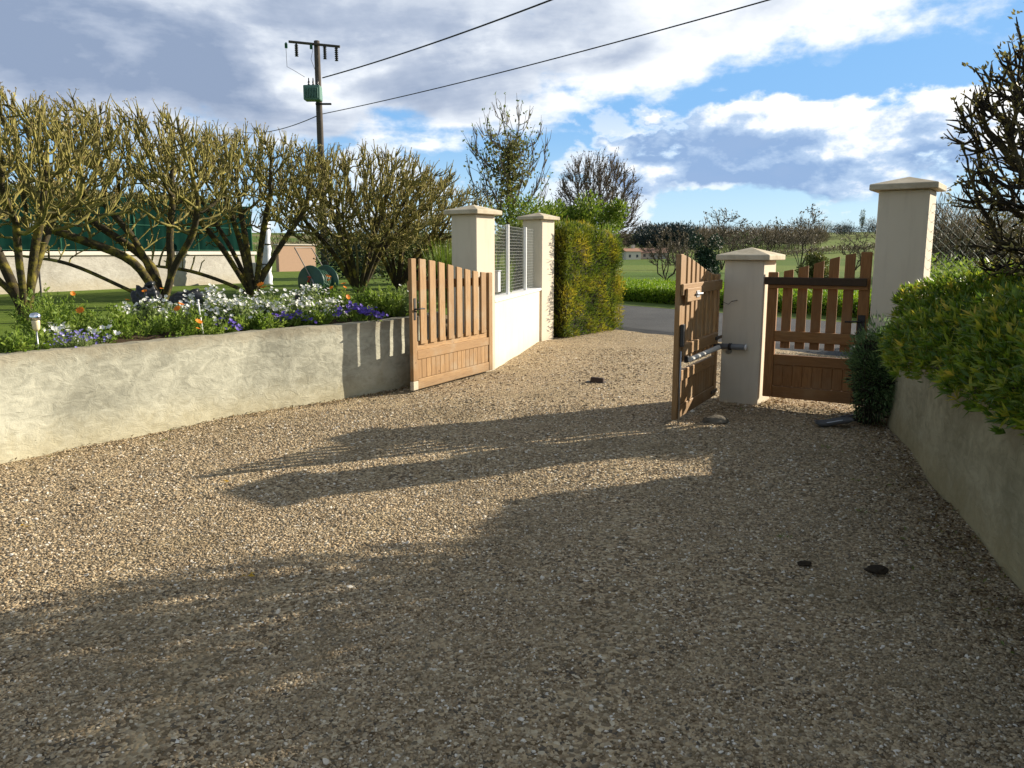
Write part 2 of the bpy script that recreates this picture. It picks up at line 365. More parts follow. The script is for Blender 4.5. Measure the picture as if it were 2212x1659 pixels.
# ------------------------------------------------------------------ the ground
def hz(x, y):
    """land beyond the road: level, a slight dip, then hills"""
    r = math.hypot(x, y)
    def s(a, b, t): t = min(1, max(0, (t - a) / (b - a))); return t * t * (3 - 2 * t)
    z = -.05 - 1.0 * s(35, 160, r) + 5.0 * s(200, 420, r) + 12.5 * s(420, 660, r) + 12.0 * s(800, 1500, r)
    z += s(60, 300, r) * 1.3 * mnoise.noise(Vector((x * .006, y * .006, 3)))
    return z
def make_land():
    rr = [3, 15, 22, 28, 34, 42, 52, 65, 80, 100, 125, 155, 190, 230, 280, 340, 400, 470, 550, 640, 760, 900, 1100, 1400, 1900, 2600]; na = 120
    V = []; F = []
    for r in rr:
        for j in range(na):
            a = 2 * math.pi * j / na; x, y = r * math.cos(a), r * math.sin(a); V.append((x, y, hz(x, y)))
    for i in range(len(rr) - 1):
        for j in range(na): F.append((i * na + j, i * na + (j + 1) % na, (i + 1) * na + (j + 1) % na, (i + 1) * na + j))
    me = bpy.data.meshes.new('fields'); V.append((0, 0, -.05)); F2 = F + [(len(V) - 1, (j + 1) % na, j) for j in range(na)]
    me.from_pydata(V, [], F2)
    o = link('fields', me, FIELD); tag(o, kind='structure')
    bmm = bmesh.new(); bmm.from_mesh(me); bmesh.ops.recalc_face_normals(bmm, faces=bmm.faces); bmm.to_mesh(me); bmm.free()
    me.polygons.foreach_set('use_smooth', np.ones(len(me.polygons), bool))
make_land()

def drive_z(x, y):
    return .018 * mnoise.noise(Vector((x * .9, y * .9, 0))) + .008 * mnoise.noise(Vector((x * 3.1, y * 3.1, 5))) + .012 * mnoise.noise(Vector((x * .3, y * .3, 9))) + .012
WALL_L = spline([(-5.6, 1.6), (-4.75, 3.9), (-3.80, 5.72), (-3.08, 6.78), (-2.50, 7.60), (-2.05, 8.10), (-1.70, 8.52), (-1.42, 8.86), (-1.12, 9.42), (-.86, 10.20)], 14)
WALL_R = spline([(3.52, 7.30), (3.38, 7.05), (3.12, 6.10), (2.86, 5.30), (2.63, 4.45), (2.48, 3.95), (2.34, 3.42), (2.20, 2.7), (2.05, 1.4), (1.95, -.6)], 8)
def sheet(name, poly, z, mat, kind='structure'):
    bm = bmesh.new(); bm.faces.new([bm.verts.new((p[0], p[1], z)) for p in poly]); bmesh.ops.recalc_face_normals(bm, faces=bm.faces)
    for f in bm.faces:
        if f.normal.z < 0: f.normal_flip()
    bmesh.ops.triangulate(bm, faces=bm.faces)
    o = bmobj(name, bm, mat); tag(o, kind=kind); return o
def make_drive():
    xs = np.arange(-6.4, 9.01, .1); ys = np.arange(-2.0, 20.01, .1); nx, ny = len(xs), len(ys)
    V = np.array([(x, y, drive_z(x, y)) for y in ys for x in xs])
    i = np.arange(nx * ny).reshape(ny, nx)
    F = np.stack([i[:-1, :-1], i[:-1, 1:], i[1:, 1:], i[1:, :-1]], -1).reshape(-1, 4)
    c = V[F].mean(1)
    # stop at the road side (line through its near kerb) and behind the garden walls
    keep = ((c[:, 0] - 2.11) * .82 + (c[:, 1] - 16.2) * .57) < .55
    o = link('driveway', npmesh('driveway', V, F[keep], None, True), GRAVEL); tag(o, kind='structure')
make_drive()
RD = np.array([.57, -.82]); RN = np.array([.82, .57])      # road direction, and across it
def roadp(s, t): p = np.array([2.95, 23.67]) + RD * s + RN * t; return (p[0], p[1])
def make_road():
    bm = bmesh.new(); near = []; far = []
    for i in range(211):
        q = -60 + i * .5; e = .16 * mnoise.noise(Vector((q * .7, 1, 0))) + .07 * mnoise.noise(Vector((q * 2.3, 4, 0)))
        near.append(roadp(q, -4.75 + e)); far.append(roadp(q, 0))
    a = [bm.verts.new((*p, .05)) for p in near]; b = [bm.verts.new((*p, .05)) for p in far]; c = [bm.verts.new((*roadp(-60 + i * .5, -5.3), -.03)) for i in range(211)]
    for i in range(210): bm.faces.new((a[i], a[i + 1], b[i + 1], b[i])); bm.faces.new((c[i], c[i + 1], a[i + 1], a[i]))
    tag(bmobj('road', bm, ASPHALT), kind='structure')
make_road()
sheet('verge', [roadp(-60, -.15), roadp(45, -.15), roadp(45, 1.2), roadp(-60, 1.2)], .054, VERGE)

GZ = .74                                         # level of the raised garden
def inner(W, off):
    t = np.gradient(W, axis=0); t = unit(t); n = np.stack([-t[:, 1], t[:, 0]], 1); return W + n * off
WLi = inner(WALL_L, .10); BEDi = inner(WALL_L, 1.35)
sheet('lawn', [tuple(p) for p in WLi[::2]] + [(-.86, 10.6), (-.2, 11.2), (.45, 14.1), (.6, 15.2), (.2, 19), (-2, 30), (-16, 62), (-40, 62), (-40, 1.6)], GZ, LAWN)
def make_bed():
    rng = np.random.default_rng(3); n = len(WLi); m = 8; V = []
    for i in range(n):
        for j in range(m):
            p = WLi[i] + (BEDi[i] - WLi[i]) * j / (m - 1); V.append((p[0], p[1], GZ + .006 + (.05 * math.sin(math.pi * j / (m - 1)) + .03 * rng.random()) * (0 < j < m - 1)))
    F = [(i * m + j, i * m + j + 1, (i + 1) * m + j + 1, (i + 1) * m + j) for i in range(n - 1) for j in range(m - 1)]
    o = link('flower_bed', npmesh('flower_bed', V, F), SOIL); tag(o, kind='structure')
make_bed()
WRi = inner(WALL_R, .10)
sheet('garden_ground', [tuple(p) for p in WRi[::2]] + [(9, -.6), (10.5, 3), (6.4, 6.6), (4.1, 7.5)], .66, SOIL)

# ------------------------------------------------------------------ retaining walls
def wall_strip(name, W, th, h0, h1, mat, parent=None, side=1):
    """wall along a plan curve: rough front, slightly uneven top, thickness to the inner side"""
    W2 = inner(W, th * side); n = len(W); rows = 7; V = []
    for i in range(n):
        for j in range(rows):
            z = h0 + (h1 - h0) * j / (rows - 1)
            e = .010 * mnoise.noise(Vector((W[i][0] * 2.2, W[i][1] * 2.2, z * 4)))
            d = unit(W2[i] - W[i]); tz = ((.016 * mnoise.noise(Vector((W[i][0] * 1.7, W[i][1] * 1.7, 8))) + .010 * mnoise.noise(Vector((W[i][0] * 7.7, W[i][1] * 7.7, 3)))) if j == rows - 1 else 0)
            V.append((W[i][0] + d[0] * e, W[i][1] + d[1] * e, z + tz))
        tz = (.016 * mnoise.noise(Vector((W[i][0] * 1.7, W[i][1] * 1.7, 8))) + .010 * mnoise.noise(Vector((W[i][0] * 7.7, W[i][1] * 7.7, 3))))
        V.append((W2[i][0], W2[i][1], h1 + tz)); V.append((W2[i][0], W2[i][1], h0))
    m = rows + 2
    F = [(i * m + j, (i + 1) * m + j, (i + 1) * m + (j + 1) % m, i * m + (j + 1) % m) for i in range(n - 1) for j in range(m)]
    me = bpy.data.meshes.new(name); me.from_pydata(V, [], F + [tuple(range(m))[::-1], tuple((n - 1) * m + j for j in range(m))])
    bmm = bmesh.new(); bmm.from_mesh(me); bmesh.ops.recalc_face_normals(bmm, faces=bmm.faces); bmm.to_mesh(me); bmm.free()
    o = link(name, me, mat, parent)
    if parent is not None: o.location = -Vector(parent.location)
    return o
wl = empty('retaining_wall', (WALL_L[30][0], WALL_L[30][1], 0)); tag(wl, 'sunlit rough plastered wall holding up the flower bed along the driveway', 'wall', 'low driveway walls')
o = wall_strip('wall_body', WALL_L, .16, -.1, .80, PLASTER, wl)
wr = empty('retaining_wall', (WALL_R[30][0], WALL_R[30][1], 0)); tag(wr, 'curving shaded plaster wall below the dense green hedge', 'wall', 'low driveway walls')
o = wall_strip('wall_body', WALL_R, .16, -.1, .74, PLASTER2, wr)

# ------------------------------------------------------------------ gate pillars
PA = np.array([math.cos(R(34.5)), -math.sin(R(34.5))]); PN = np.array([-math.sin(R(34.5)), -math.cos(R(34.5))])   # along the gate line; towards the camera
def pillar(cx, cy, h, size, label, capw=.54):
    t = empty('gate_pillar', (cx, cy, 0), -R(34.5)); tag(t, label, 'pillar', 'cream gate pillars')
    s = size / 2; box('shaft', -s, s, -s, s, -.1, h, RENDER, t, .008)
    bm = bmesh.new(); c = capw / 2; e = .055
    lo = [bm.verts.new((x, y, h + .002)) for x, y in ((-c, -c), (c, -c), (c, c), (-c, c))]; up = [bm.verts.new((v.co.x, v.co.y, h + e)) for v in lo]; tip = bm.verts.new((0, 0, h + e + .075))
    bm.faces.new(lo[::-1])
    for i in range(4): bm.faces.new((lo[i], lo[(i + 1) % 4], up[(i + 1) % 4], up[i])); bm.faces.new((up[i], up[(i + 1) % 4], tip))
    bmesh.ops.bevel(bm, geom=[ed for ed in bm.edges if tip not in ed.verts], offset=.006, segments=1, affect='EDGES')
    bmobj('cap', bm, CAPSTONE, t); return t
def ctr(front_left, size): return np.array(front_left) + PA * size / 2 - PN * size / 2
cM = ctr((2.16, 8.21), .40); cR = ctr((3.33, 7.45), .42)
cL = np.array((-.22, 10.50)) - PA * .2 + PN * .2
cL2 = np.array((.74, 14.20)) - PA * .2 + PN * .2
pillar(cL[0], cL[1], 2.02, .40, 'tall cream pillar that the sunlit open gate hangs from')
pillar(cL2[0], cL2[1], 2.10, .40, 'cream pillar beside the clipped golden hedge')
pillar(cM[0], cM[1], 1.47, .40, 'short cream pillar between the open gate and the small closed gate')
pillar(cR[0], cR[1], 2.10, .42, 'tall shaded cream pillar beside the chain link fence', .56)

# ------------------------------------------------------------------ wooden gates
def make_gate(label, hinge, free, nsl, ht, hf, lift, outer, cat='gate', foot=False, wood=LITWOOD, zm=.57, straps=True):
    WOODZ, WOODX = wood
    h = np.array(hinge); f = np.array(free); W = np.linalg.norm(f - h); rz = math.atan2(f[1] - h[1], f[0] - h[0])
    t = empty('wooden_gate', (h[0], h[1], lift), rz); tag(t, label, cat, 'wooden picket gates')
    o = outer; T = .045
    def y2(a, b): return (min(a * o, b * o), max(a * o, b * o))
    def top(x): s = min(1, max(0, x / W)); return ht + (hf - ht) * (s * s * (3 - 2 * s))
    # stiles
    ws = .095
    for x0, x1 in ((0, ws), (W - ws, W)):
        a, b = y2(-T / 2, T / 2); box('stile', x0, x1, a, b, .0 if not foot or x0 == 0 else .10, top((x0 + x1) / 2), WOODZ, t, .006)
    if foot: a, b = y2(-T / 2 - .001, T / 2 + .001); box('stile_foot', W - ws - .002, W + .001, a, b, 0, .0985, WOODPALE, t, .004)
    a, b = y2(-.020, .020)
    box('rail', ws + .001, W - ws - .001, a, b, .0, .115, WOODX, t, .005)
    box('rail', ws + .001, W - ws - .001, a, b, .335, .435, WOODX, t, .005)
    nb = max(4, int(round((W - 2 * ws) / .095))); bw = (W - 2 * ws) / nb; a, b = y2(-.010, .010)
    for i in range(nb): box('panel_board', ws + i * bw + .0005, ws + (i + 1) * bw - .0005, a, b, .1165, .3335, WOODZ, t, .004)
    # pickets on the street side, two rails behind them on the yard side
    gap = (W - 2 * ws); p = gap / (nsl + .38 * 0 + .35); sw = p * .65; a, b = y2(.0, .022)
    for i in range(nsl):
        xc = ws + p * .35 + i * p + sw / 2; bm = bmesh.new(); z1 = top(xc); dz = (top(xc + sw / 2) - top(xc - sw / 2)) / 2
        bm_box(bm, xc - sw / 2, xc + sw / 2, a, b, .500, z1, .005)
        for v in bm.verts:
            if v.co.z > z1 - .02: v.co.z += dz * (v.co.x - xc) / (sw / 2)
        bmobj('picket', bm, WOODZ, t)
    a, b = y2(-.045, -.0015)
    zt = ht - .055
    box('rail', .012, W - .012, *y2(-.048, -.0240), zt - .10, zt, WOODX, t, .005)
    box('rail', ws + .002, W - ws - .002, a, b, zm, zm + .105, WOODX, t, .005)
    # strap hinges
    for z in (.04, zm + .035) if straps else (): box('strap_hinge', -.03, .22, *y2(-.0560 if z > .4 else -.029, -.0465 if z > .4 else -.0235), z, z + .035, IRON, t, .002)
    return t, W
hL = (-.27, 10.36); fL = tuple(ground(890, 842, .045).xy)
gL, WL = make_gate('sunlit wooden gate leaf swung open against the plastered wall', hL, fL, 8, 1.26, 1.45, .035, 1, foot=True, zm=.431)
plate = box('handle_plate', WL - .068, WL - .032, .0235, .029, .78, 1.02, IRON, gL, .002)
tube('handle_lever', [(WL - .05, .026, .90), (WL - .05, .07, .90), (WL - .10, .075, .905), (WL - .17, .072, .90)], .009, IRON, plate, 8)
hM = (2.135, 8.34); fM = (1.452, 7.05)
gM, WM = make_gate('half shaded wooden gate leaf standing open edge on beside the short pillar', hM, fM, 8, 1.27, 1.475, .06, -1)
box('lock_case', WM - .085, WM - .03, .024, .055, .66, .86, BLACKP, gM, .005)
tube('drop_bolt', [(WM - .045, .034, -.03), (WM - .045, .034, .62)], .008, STEEL, gM, 8)
pts = []; rad = []
for i in range(141):
    x = .10 + i * (WM - .30) / 140; pts.append((x, .075, .53)); rad.append(.026 if i % 2 else .022)
tube('ribbed_arm', pts, rad, ALU, gM, 10, False)
for x in (.16, WM - .24): box('arm_bracket', x, x + .05, .0255, .058, .50, .56, IRON, gM, .003)
blk = box('rail_block', WM - .52, WM - .06, .0525, .074, 1.055, 1.175, WOODX, gM, .006)
tube('slide_bolt', [(WM - .30, .084, 1.115), (WM - .52, .084, 1.115)], .010, STEEL, blk, 8)
box('bolt_plate', WM - .44, WM - .34, .0755, .081, 1.085, 1.145, STEEL, blk, .002)
pl = np.array((2.16, 8.21)) + PA * .425 - PN * .085; pr = np.array((3.33, 7.45)) - PA * .03 - PN * .085
gP, WP = make_gate('small closed wooden gate between the short and the tall pillar', pl, pr, 5, 1.25, 1.45, .105, 1, wood=SHADEWOOD, straps=False)
# yard-side brace plank under the top rail (dark, weathered)
DARKWOOD = plain('dark_weathered_wood', (.055, .035, .02), .85, .4, 25)
bm = bmesh.new(); bm_box(bm, -.02, WP - .02, -.078, -.0495, 1.13, 1.205, .006)
bmobj('brace_plank', bm, DARKWOOD, gP)
lp = box('latch_plate', WP - .085, WP - .02, -.033, -.0235, .62, .86, IRON, gP, .003)
tube('latch_handle', [(WP - .05, -.030, .80), (WP - .05, -.07, .80), (WP - .19, -.075, .795)], .009, IRON, lp, 8)
# stop tube fixed to the short pillar
st = empty('gate_stop', (0, 0, 0)); tag(st, 'dark steel tube with pale end clamped across the short pillar', 'tube')
fp = np.array((2.16, 8.21)) + PN * .0
def onM(a, out, z): p = fp + PA * a + PN * out; return (p[0], p[1], z)
st.location = onM(.1, .05, .5); st_off = Vector(st.location)
def rel(p): return tuple(Vector(p) - st_off)
tube('tube', [rel(onM(-.02, .06, .60)), rel(onM(.27, .06, .605))], .030, GREYP, st, 12)
tube('collar', [rel(onM(.10, .06, .602)), rel(onM(.13, .06, .602))], .036, IRON, st, 12)
tube('end_cap', [rel(onM(.2705, .06, .605)), rel(onM(.282, .06, .605))], .031, WHITEP, st, 12)
b_ = tube('bracket', [rel(onM(.08, .002, .55)), rel(onM(.09, .055, .585))], [.035, .02], STEEL, st, 8)
hk = empty('chain_hook', onM(.1, .01, 1.06)); tag(hk, 'thin rusty hook and eye on the short pillar face', 'hook')
tube('eye', [(0, 0, 0), (-.02 * PN[0] + .05 * PN[0], .03 * PN[1], 0), (.05 * PA[0], .05 * PA[1], .012)], .004, IRON, hk, 6)
tube('hook', [(-.09 * PA[0] + .02 * PN[0], -.09 * PA[1] + .02 * PN[1], -.01), (-.03 * PA[0] + .03 * PN[0], -.03 * PA[1] + .03 * PN[1], -.03), (.02 * PN[0], .02 * PN[1], 0)], .0025, IRON, hk, 6)

# ------------------------------------------------------------------ low wall with mesh between the two left pillars
def dirseg(a, b): a = np.array(a); b = np.array(b); d = b - a; return a, b, d / np.linalg.norm(d), np.linalg.norm(d)
# runs from the back corner of the first pillar to the front corner of the second
a_, b_2, dd, LL = dirseg(np.array((-.22, 10.50)) - PA * .03, np.array((.74, 14.20)) - PA * .04 + PN * .40)
bw_ = empty('boundary_wall', (a_[0], a_[1], 0), math.atan2(dd[1], dd[0])); tag(bw_, 'low cream rendered wall under the wire mesh between two pillars', 'wall')
box('wall_body', .0, LL, .0, .18, -.1, .90, RENDER, bw_, .006)
box('coping', .0, LL, -.03, .21, .902, .945, WHITEP, bw_, .006)
fn = empty('mesh_panel', (a_[0], a_[1], .947), math.atan2(dd[1], dd[0])); tag(fn, 'wire mesh panel with white posts above the low cream wall', 'fence')
for x in (LL * .36, LL * .74): box('post', x - .022, x + .022, .06, .104, 0, 1.0, WHITEP, fn, .004)
P0 = []; P1 = []
for z in np.arange(.03, 1.0, .045): P0.append((0.0, .105, z)); P1.append((LL, .105, z))
for x in np.arange(.03, LL, .07): P0.append((x, .107, .02)); P1.append((x, .107, .99))
V, F = tube_arrays(P0, P1, .0010, .0010, 4); link('wire_mesh', npmesh('wire_mesh', V, F), plain('dull_wire', (.55, .56, .53), .7), fn)
mb = empty('wall_box', (a_[0] + dd[0] * .05 + PA[0] * .05, a_[1] + dd[1] * .05 + PA[1] * .05, 1.03), math.atan2(dd[1], dd[0])); tag(mb, 'small pale grey box fixed beside the tall gate pillar above the ledge', 'box')
box('case', 0, .16, -.01, .055, 0, .27, plain('pale_grey_box', (.42, .44, .45), .5), mb, .006); box('lid', -.008, .168, -.02, .058, .272, .286, STEEL, mb, .003)

# ------------------------------------------------------------------ plants
G_FOL = leafmat('garden_foliage', [(0, (.085, .15, .016)), (.5, (.17, .255, .03)), (1, (.27, .34, .06))], .45)
G_GREY = leafmat('grey_foliage', [(0, (.11, .16, .035)), (.5, (.19, .255, .07)), (1, (.28, .34, .13))], .45)
PETAL_W = leafmat('white_petals', [(0, (.62, .62, .55)), (1, (.82, .82, .78))], .3)
PETAL_O = leafmat('orange_petals', [(0, (.62, .16, .01)), (1, (.85, .30, .02))], .3)
PETAL_P = leafmat('violet_petals', [(0, (.09, .05, .34)), (1, (.20, .13, .55))], .3)
PETAL_L = leafmat('lavender_petals', [(0, (.20, .17, .50)), (1, (.34, .30, .66))], .3)
PETAL_M = leafmat('magenta_petals', [(0, (.30, .01, .10)), (1, (.45, .03, .16))], .3)
BARK = barkmat('mossy_bark', (.042, .034, .02), (.20, .165, .03), 5, .46, .64)
TWIG = barkmat('lichen_twig', (.075, .064, .028), (.275, .24, .066), 6, .34, .62)
BUD = leafmat('tan_buds', [(0, (.24, .16, .06)), (.5, (.36, .28, .11)), (1, (.46, .41, .18))], .3)
HEDGE_Y = leafmat('golden_conifer', [(0, (.06, .10, .012)), (.4, (.14, .175, .016)), (.75, (.27, .26, .02)), (1, (.38, .31, .03))], .4)
HEDGE_G = leafmat('laurel_leaves', [(0, (.05, .105, .010)), (.3, (.115, .195, .015)), (.6, (.215, .285, .02)), (.82, (.34, .35, .03)), (.92, (.52, .40, .04)), (1, (.60, .45, .07))], .5, .42, .45)
BUSH_B = leafmat('bluish_leaves', [(0, (.07, .13, .045)), (.6, (.15, .245, .09)), (1, (.27, .36, .16))], .45)
CROP = leafmat('low_hedge_leaves', [(0, (.085, .17, .006)), (.5, (.16, .27, .010)), (1, (.26, .35, .03))], .4)
IVY = leafmat('ivy_leaves', [(0, (.055, .075, .016)), (.5, (.12, .13, .03)), (1, (.21, .20, .06))], .3)
FRESH = leafmat('fresh_spring_leaves', [(0, (.07, .13, .010)), (.5, (.14, .21, .02)), (1, (.23, .28, .04))], .38)
DARKLEAF = leafmat('dark_evergreen', [(0, (.012, .028, .014)), (.6, (.025, .05, .026)), (1, (.05, .085, .04))], .15)
CONIFER = leafmat('far_conifer', [(0, (.010, .022, .022)), (.6, (.018, .034, .032)), (1, (.035, .055, .045))], .1)
FARBROWN = leafmat('far_bare_twigs', [(0, (.07, .056, .036)), (.5, (.13, .102, .06)), (1, (.20, .16, .09))], .15)
FARGREEN = leafmat('far_spring_green', [(0, (.06, .085, .03)), (.6, (.11, .14, .05)), (1, (.17, .19, .09))], .2)
CORE = plain('inner_twigs', (.03, .028, .014), .95, .4, 20)

def wall_hit(u):
    """plan point on the left wall under the picture column u, and the sight direction"""
    b = (u / S22 - 512) / FPX / math.cos(TILT) * 1.0
    for p, q in zip(WALL_L, WALL_L[1:]):
        f0 = p[0] - b * p[1]; f1 = q[0] - b * q[1]
        if f0 * f1 <= 0 and p[1] > 2.5:
            t = f0 / (f0 - f1); w = p + (q - p) * t; return w, unit(w)
    return WALL_L[-1], unit(WALL_L[-1])
def clump(name, u, off, rx, h, label, petal=None, nfl=0, nleaf=700, fol=None, ll=.05, fsize=.022, seed=1, cat='plant', group='bed plants along the plastered wall', high=.0, heads=None, sway=.0):
    rng = np.random.default_rng(seed); w, d = wall_hit(u); p = w + d * off; h *= 1.12; nleaf = int(nleaf * 1.25)
    if heads is not None: heads = [(x, y, z * 1.0 + .02) for x, y, z in heads]
    t = empty(name, (p[0], p[1], GZ + .03)); tag(t, label, cat, group)
    # foliage: separate shoots fan out of the plant's foot, leaves along each
    ns = max(9, nleaf // 55); a = rng.random(ns) * 2 * math.pi; q = np.sqrt(rng.random(ns)) * (1 + .25 * rng.normal(size=ns)); hs = (1 - np.clip(q, 0, 1.1) ** 2 * .55) * h * (.55 + .55 * rng.random(ns))
    T = np.stack([np.cos(a) * q * rx, np.sin(a) * q * rx * .85, hs], 1); B = T * np.array([.3, .3, 0]); B[:, 2] = -.05
    sid = rng.integers(0, ns, nleaf); f = (.25 + .75 * rng.random(nleaf))[:, None]; P = B[sid] * (1 - f) + T[sid] * f + rng.normal(size=(nleaf, 3)) * .018
    D = unit((T - B)[sid] * .5 / max(h, .1) + rdir(rng, nleaf) * .75 + np.array([0, 0, .25]))
    V, F, r = leaf_arrays(P, D, rdir(rng, nleaf), ll * (.5 + .9 * rng.random(nleaf)), ll * .36 * (.6 + .8 * rng.random(nleaf)), rng)
    r = np.clip(np.repeat(rng.random(ns)[sid], 4) * .6 + r * .5, 0, 1)
    link('foliage', npmesh('foliage', V, F, r), fol or G_FOL, t)
    V, F = tube_arrays(B, T, .004, .0025, 3); link('stems', npmesh('stems', V, F, np.zeros(len(V)) + .3), fol or G_FOL, t)
    if nfl:
        for _ in range(1):
            a = rng.random(nfl) * 2 * math.pi; q = np.sqrt(rng.random(nfl)); zf = (1 - q ** 2 * .7) * h * (.86 + .25 * rng.random(nfl)) + high
            tid = rng.integers(0, ns, nfl); C = T[tid] + rng.normal(size=(nfl, 3)) * np.array([.035, .035, .022]) + np.array([0, 0, .02])
        if heads is not None: C = np.array([(x * 1.0, y, z) for x, y, z in heads]); nfl = len(C)
        k = 6 if heads is None else 9; Ci = np.repeat(C, k, 0); ang = np.tile(np.arange(k) * 2 * math.pi / k, nfl) + np.repeat(rng.random(nfl) * 3, k)
        ax = unit(rdir(rng, nfl) * .55 + np.array([.25, -.35, .8])); e1 = unit(np.cross(ax, np.array([.3, 1, .1]))); e2 = np.cross(ax, e1)
        Dp = np.repeat(e1, k, 0) * np.cos(ang)[:, None] + np.repeat(e2, k, 0) * np.sin(ang)[:, None] + np.repeat(ax, k, 0) * .35
        sz = np.repeat(fsize * (.7 + .6 * rng.random(nfl)), k)
        V, F, r = leaf_arrays(Ci, Dp, np.repeat(ax, k, 0), sz, sz * .8, rng, .1)
        if heads is None: link('flowers', npmesh('flowers', V, F, r), petal, t)
        else:
            for h_ in range(nfl):
                Vh, Fh, rh = leaf_arrays(Ci[h_ * k:h_ * k + k] * 0, Dp[h_ * k:h_ * k + k], np.repeat(ax[h_:h_ + 1], k, 0), sz[h_ * k:h_ * k + k], sz[h_ * k:h_ * k + k] * .8, rng, .1)
                link('flower', npmesh('flower', Vh, Fh, rh), petal, t).location = C[h_]
        if high > 0 or heads is not None:
            B = C * np.array([.4, .4, 0]); V, F = tube_arrays(B, C, .003, .002, 3); link('flower_stalks', npmesh('flower_stalks', V, F, np.zeros(len(V)) + .4), fol or G_FOL, t)
    return t

# ---- branching trees
def grow(base, limbs, attract, step=.11, di=.75, dk=.20, iters=90, up=.12, rng=None, jit=.12):
    nodes = [np.array(base, float)]; par = [-1]
    for poly in limbs:
        prev = 0
        pts = spline([nodes[0]] + [np.array(p, float) for p in poly], 5)[1:]
        for p in pts: nodes.append(p); par.append(prev); prev = len(nodes) - 1
    A = np.array(attract, float); alive = np.ones(len(A), bool)
    N = np.array(nodes); dist = np.full(len(A), 1e9); near = np.zeros(len(A), int)
    def upd(i0, N):
        for i in range(i0, len(N), 400):
            blk_ = N[i:i + 400]; d = np.linalg.norm(A[:, None] - blk_[None], axis=2); j = d.argmin(1); m = d[np.arange(len(A)), j]
            b = m < dist; dist[b] = m[b]; near[b] = j[b] + i
    upd(0, N); kids = {}
    for _ in range(iters):
        alive &= dist > dk
        act = alive & (dist < di)
        if not act.any():
            di *= 1.4
            if di > 3: break
            continue
        new = []; acc = {}
        idx = np.where(act)[0]; vec = unit(A[idx] - N[near[idx]])
        ids, inv = np.unique(near[idx], return_inverse=True); sm = np.zeros((len(ids), 3)); np.add.at(sm, inv, vec)
        ch = 0
        for i, s in zip(ids, sm):
            d = unit(unit(s) + np.array([0, 0, up]) + rng.normal(size=3) * jit); p = N[i] + d * step
            if any(np.dot(p - q, p - q) < (step * .35) ** 2 for q in kids.get(i, ())): continue
            kids.setdefault(i, []).append(p); new.append(p); par.append(int(i))
        if not new: break
        i0 = len(N); N = np.vstack([N, np.array(new)]); upd(i0, N)
    return N, np.array(par)
def radii(N, par, tip, e=2.4):
    n = len(N); r = np.zeros(n); cnt = np.zeros(n, int)
    for i in range(n - 1, 0, -1):
        if r[i] == 0: r[i] = tip ** e
        r[par[i]] += r[i]; cnt[par[i]] += 1
    if r[0] == 0: r[0] = tip ** e
    return r ** (1 / e), cnt
def bough_tree(name, label, base, limbs, attract, seed, tip=.0102, thick=.026, ntw=2.7, twl=(.10, .30), bud=.028, upw=1.3, bark=None, twig=None, budm=None, cat='tree', group=None, step=.10, dk=.17, maxr=.10, leafn=3, budfrac=.6, jit=.08, twz=None, rmin=.026, e=2.45, extra=None, up=.12):
    rng = np.random.default_rng(seed); N, par = grow(base, limbs, attract, step, .75, dk, 100, up, rng, jit)
    r, cnt = radii(N, par, tip, e); r = np.minimum(r, maxr)
    b = Vector(base); t = empty(name, b); tag(t, label, cat, group)
    N = N - np.array(base); i = np.arange(1, len(N)); p = par[1:]
    d = N[i] - N[p]; P1 = N[i] + d * .06; r0 = np.minimum(r[p], r[i] * 1.25)
    big = r[i] > thick
    V, F = tube_arrays(N[p][big], P1[big], r0[big], r[i][big], 8); link('trunk', npmesh('trunk', V, F, None, True), bark or BARK, t)
    V1, F1 = tube_arrays(N[p][~big], P1[~big], r0[~big], r[i][~big], 5)
    # short upright shoots along the young wood
    yng = i[r[i] < rmin]; wz = 1.0 if twz is None else np.clip((N[yng][:, 2] - twz[0]) / (twz[1] - twz[0]), .12, 1.0)
    k = rng.poisson(ntw * wz * np.ones(len(yng))); s = np.repeat(yng, k); n = len(s)
    if n:
        dirp = unit(N[s] - N[par[s]]); out = unit(N[s] * np.array([1, 1, .25]) - np.array([0, 0, .4]))
        D = unit(dirp * .8 + out * .35 + np.array([0, 0, upw]) + rng.normal(size=(n, 3)) * .30); Lw = twl[0] + (twl[1] - twl[0]) * rng.random(n) ** 1.5
        A = N[s]; B = A + D * Lw[:, None] * .55; D2 = unit(D + rng.normal(size=(n, 3)) * .25 + np.array([0, 0, .15])); C = B + D2 * Lw[:, None] * .45
        V2, F2 = tube_arrays(A, B, tip * .95, tip * .8, 4); V3, F3 = tube_arrays(B, C, tip * .8, tip * .38, 4)
        V = np.concatenate([V1, V2, V3]); F = np.concatenate([F1, F1[:0]]); F = [F1, F2 + len(V1), F3 + len(V1) + len(V2)]
    else: V = V1; F = [F1]
    link('crown', npmesh('crown', V, np.concatenate(F)), twig or TWIG, t)
    if n and bud > 0:
        sel = rng.random(n) < budfrac; C = C[sel]; D2 = D2[sel]; m = len(C)
        Cb = np.repeat(C, leafn, 0) + rng.normal(size=(m * leafn, 3)) * bud * .3; Db = unit(np.repeat(D2, leafn, 0) + rdir(rng, m * leafn) * .8)
        V, F, rr = leaf_arrays(Cb, Db, rdir(rng, m * leafn), bud * (.6 + .9 * rng.random(m * leafn)), bud * .6 * (.6 + .8 * rng.random(m * leafn)), rng, .3)
        link('buds', npmesh('buds', V, F, rr), budm or BUD, t)
    if extra: extra(t, N, par, r, rng)
    return t
def ellipsoid_pts(rng, n, c, rad, power=.45, flat=None):
    d = rdir(rng, n); P = np.array(c) + d * (rng.random(n) ** power)[:, None] * np.array(rad)
    if flat is not None: P = P[flat(P)]
    return P

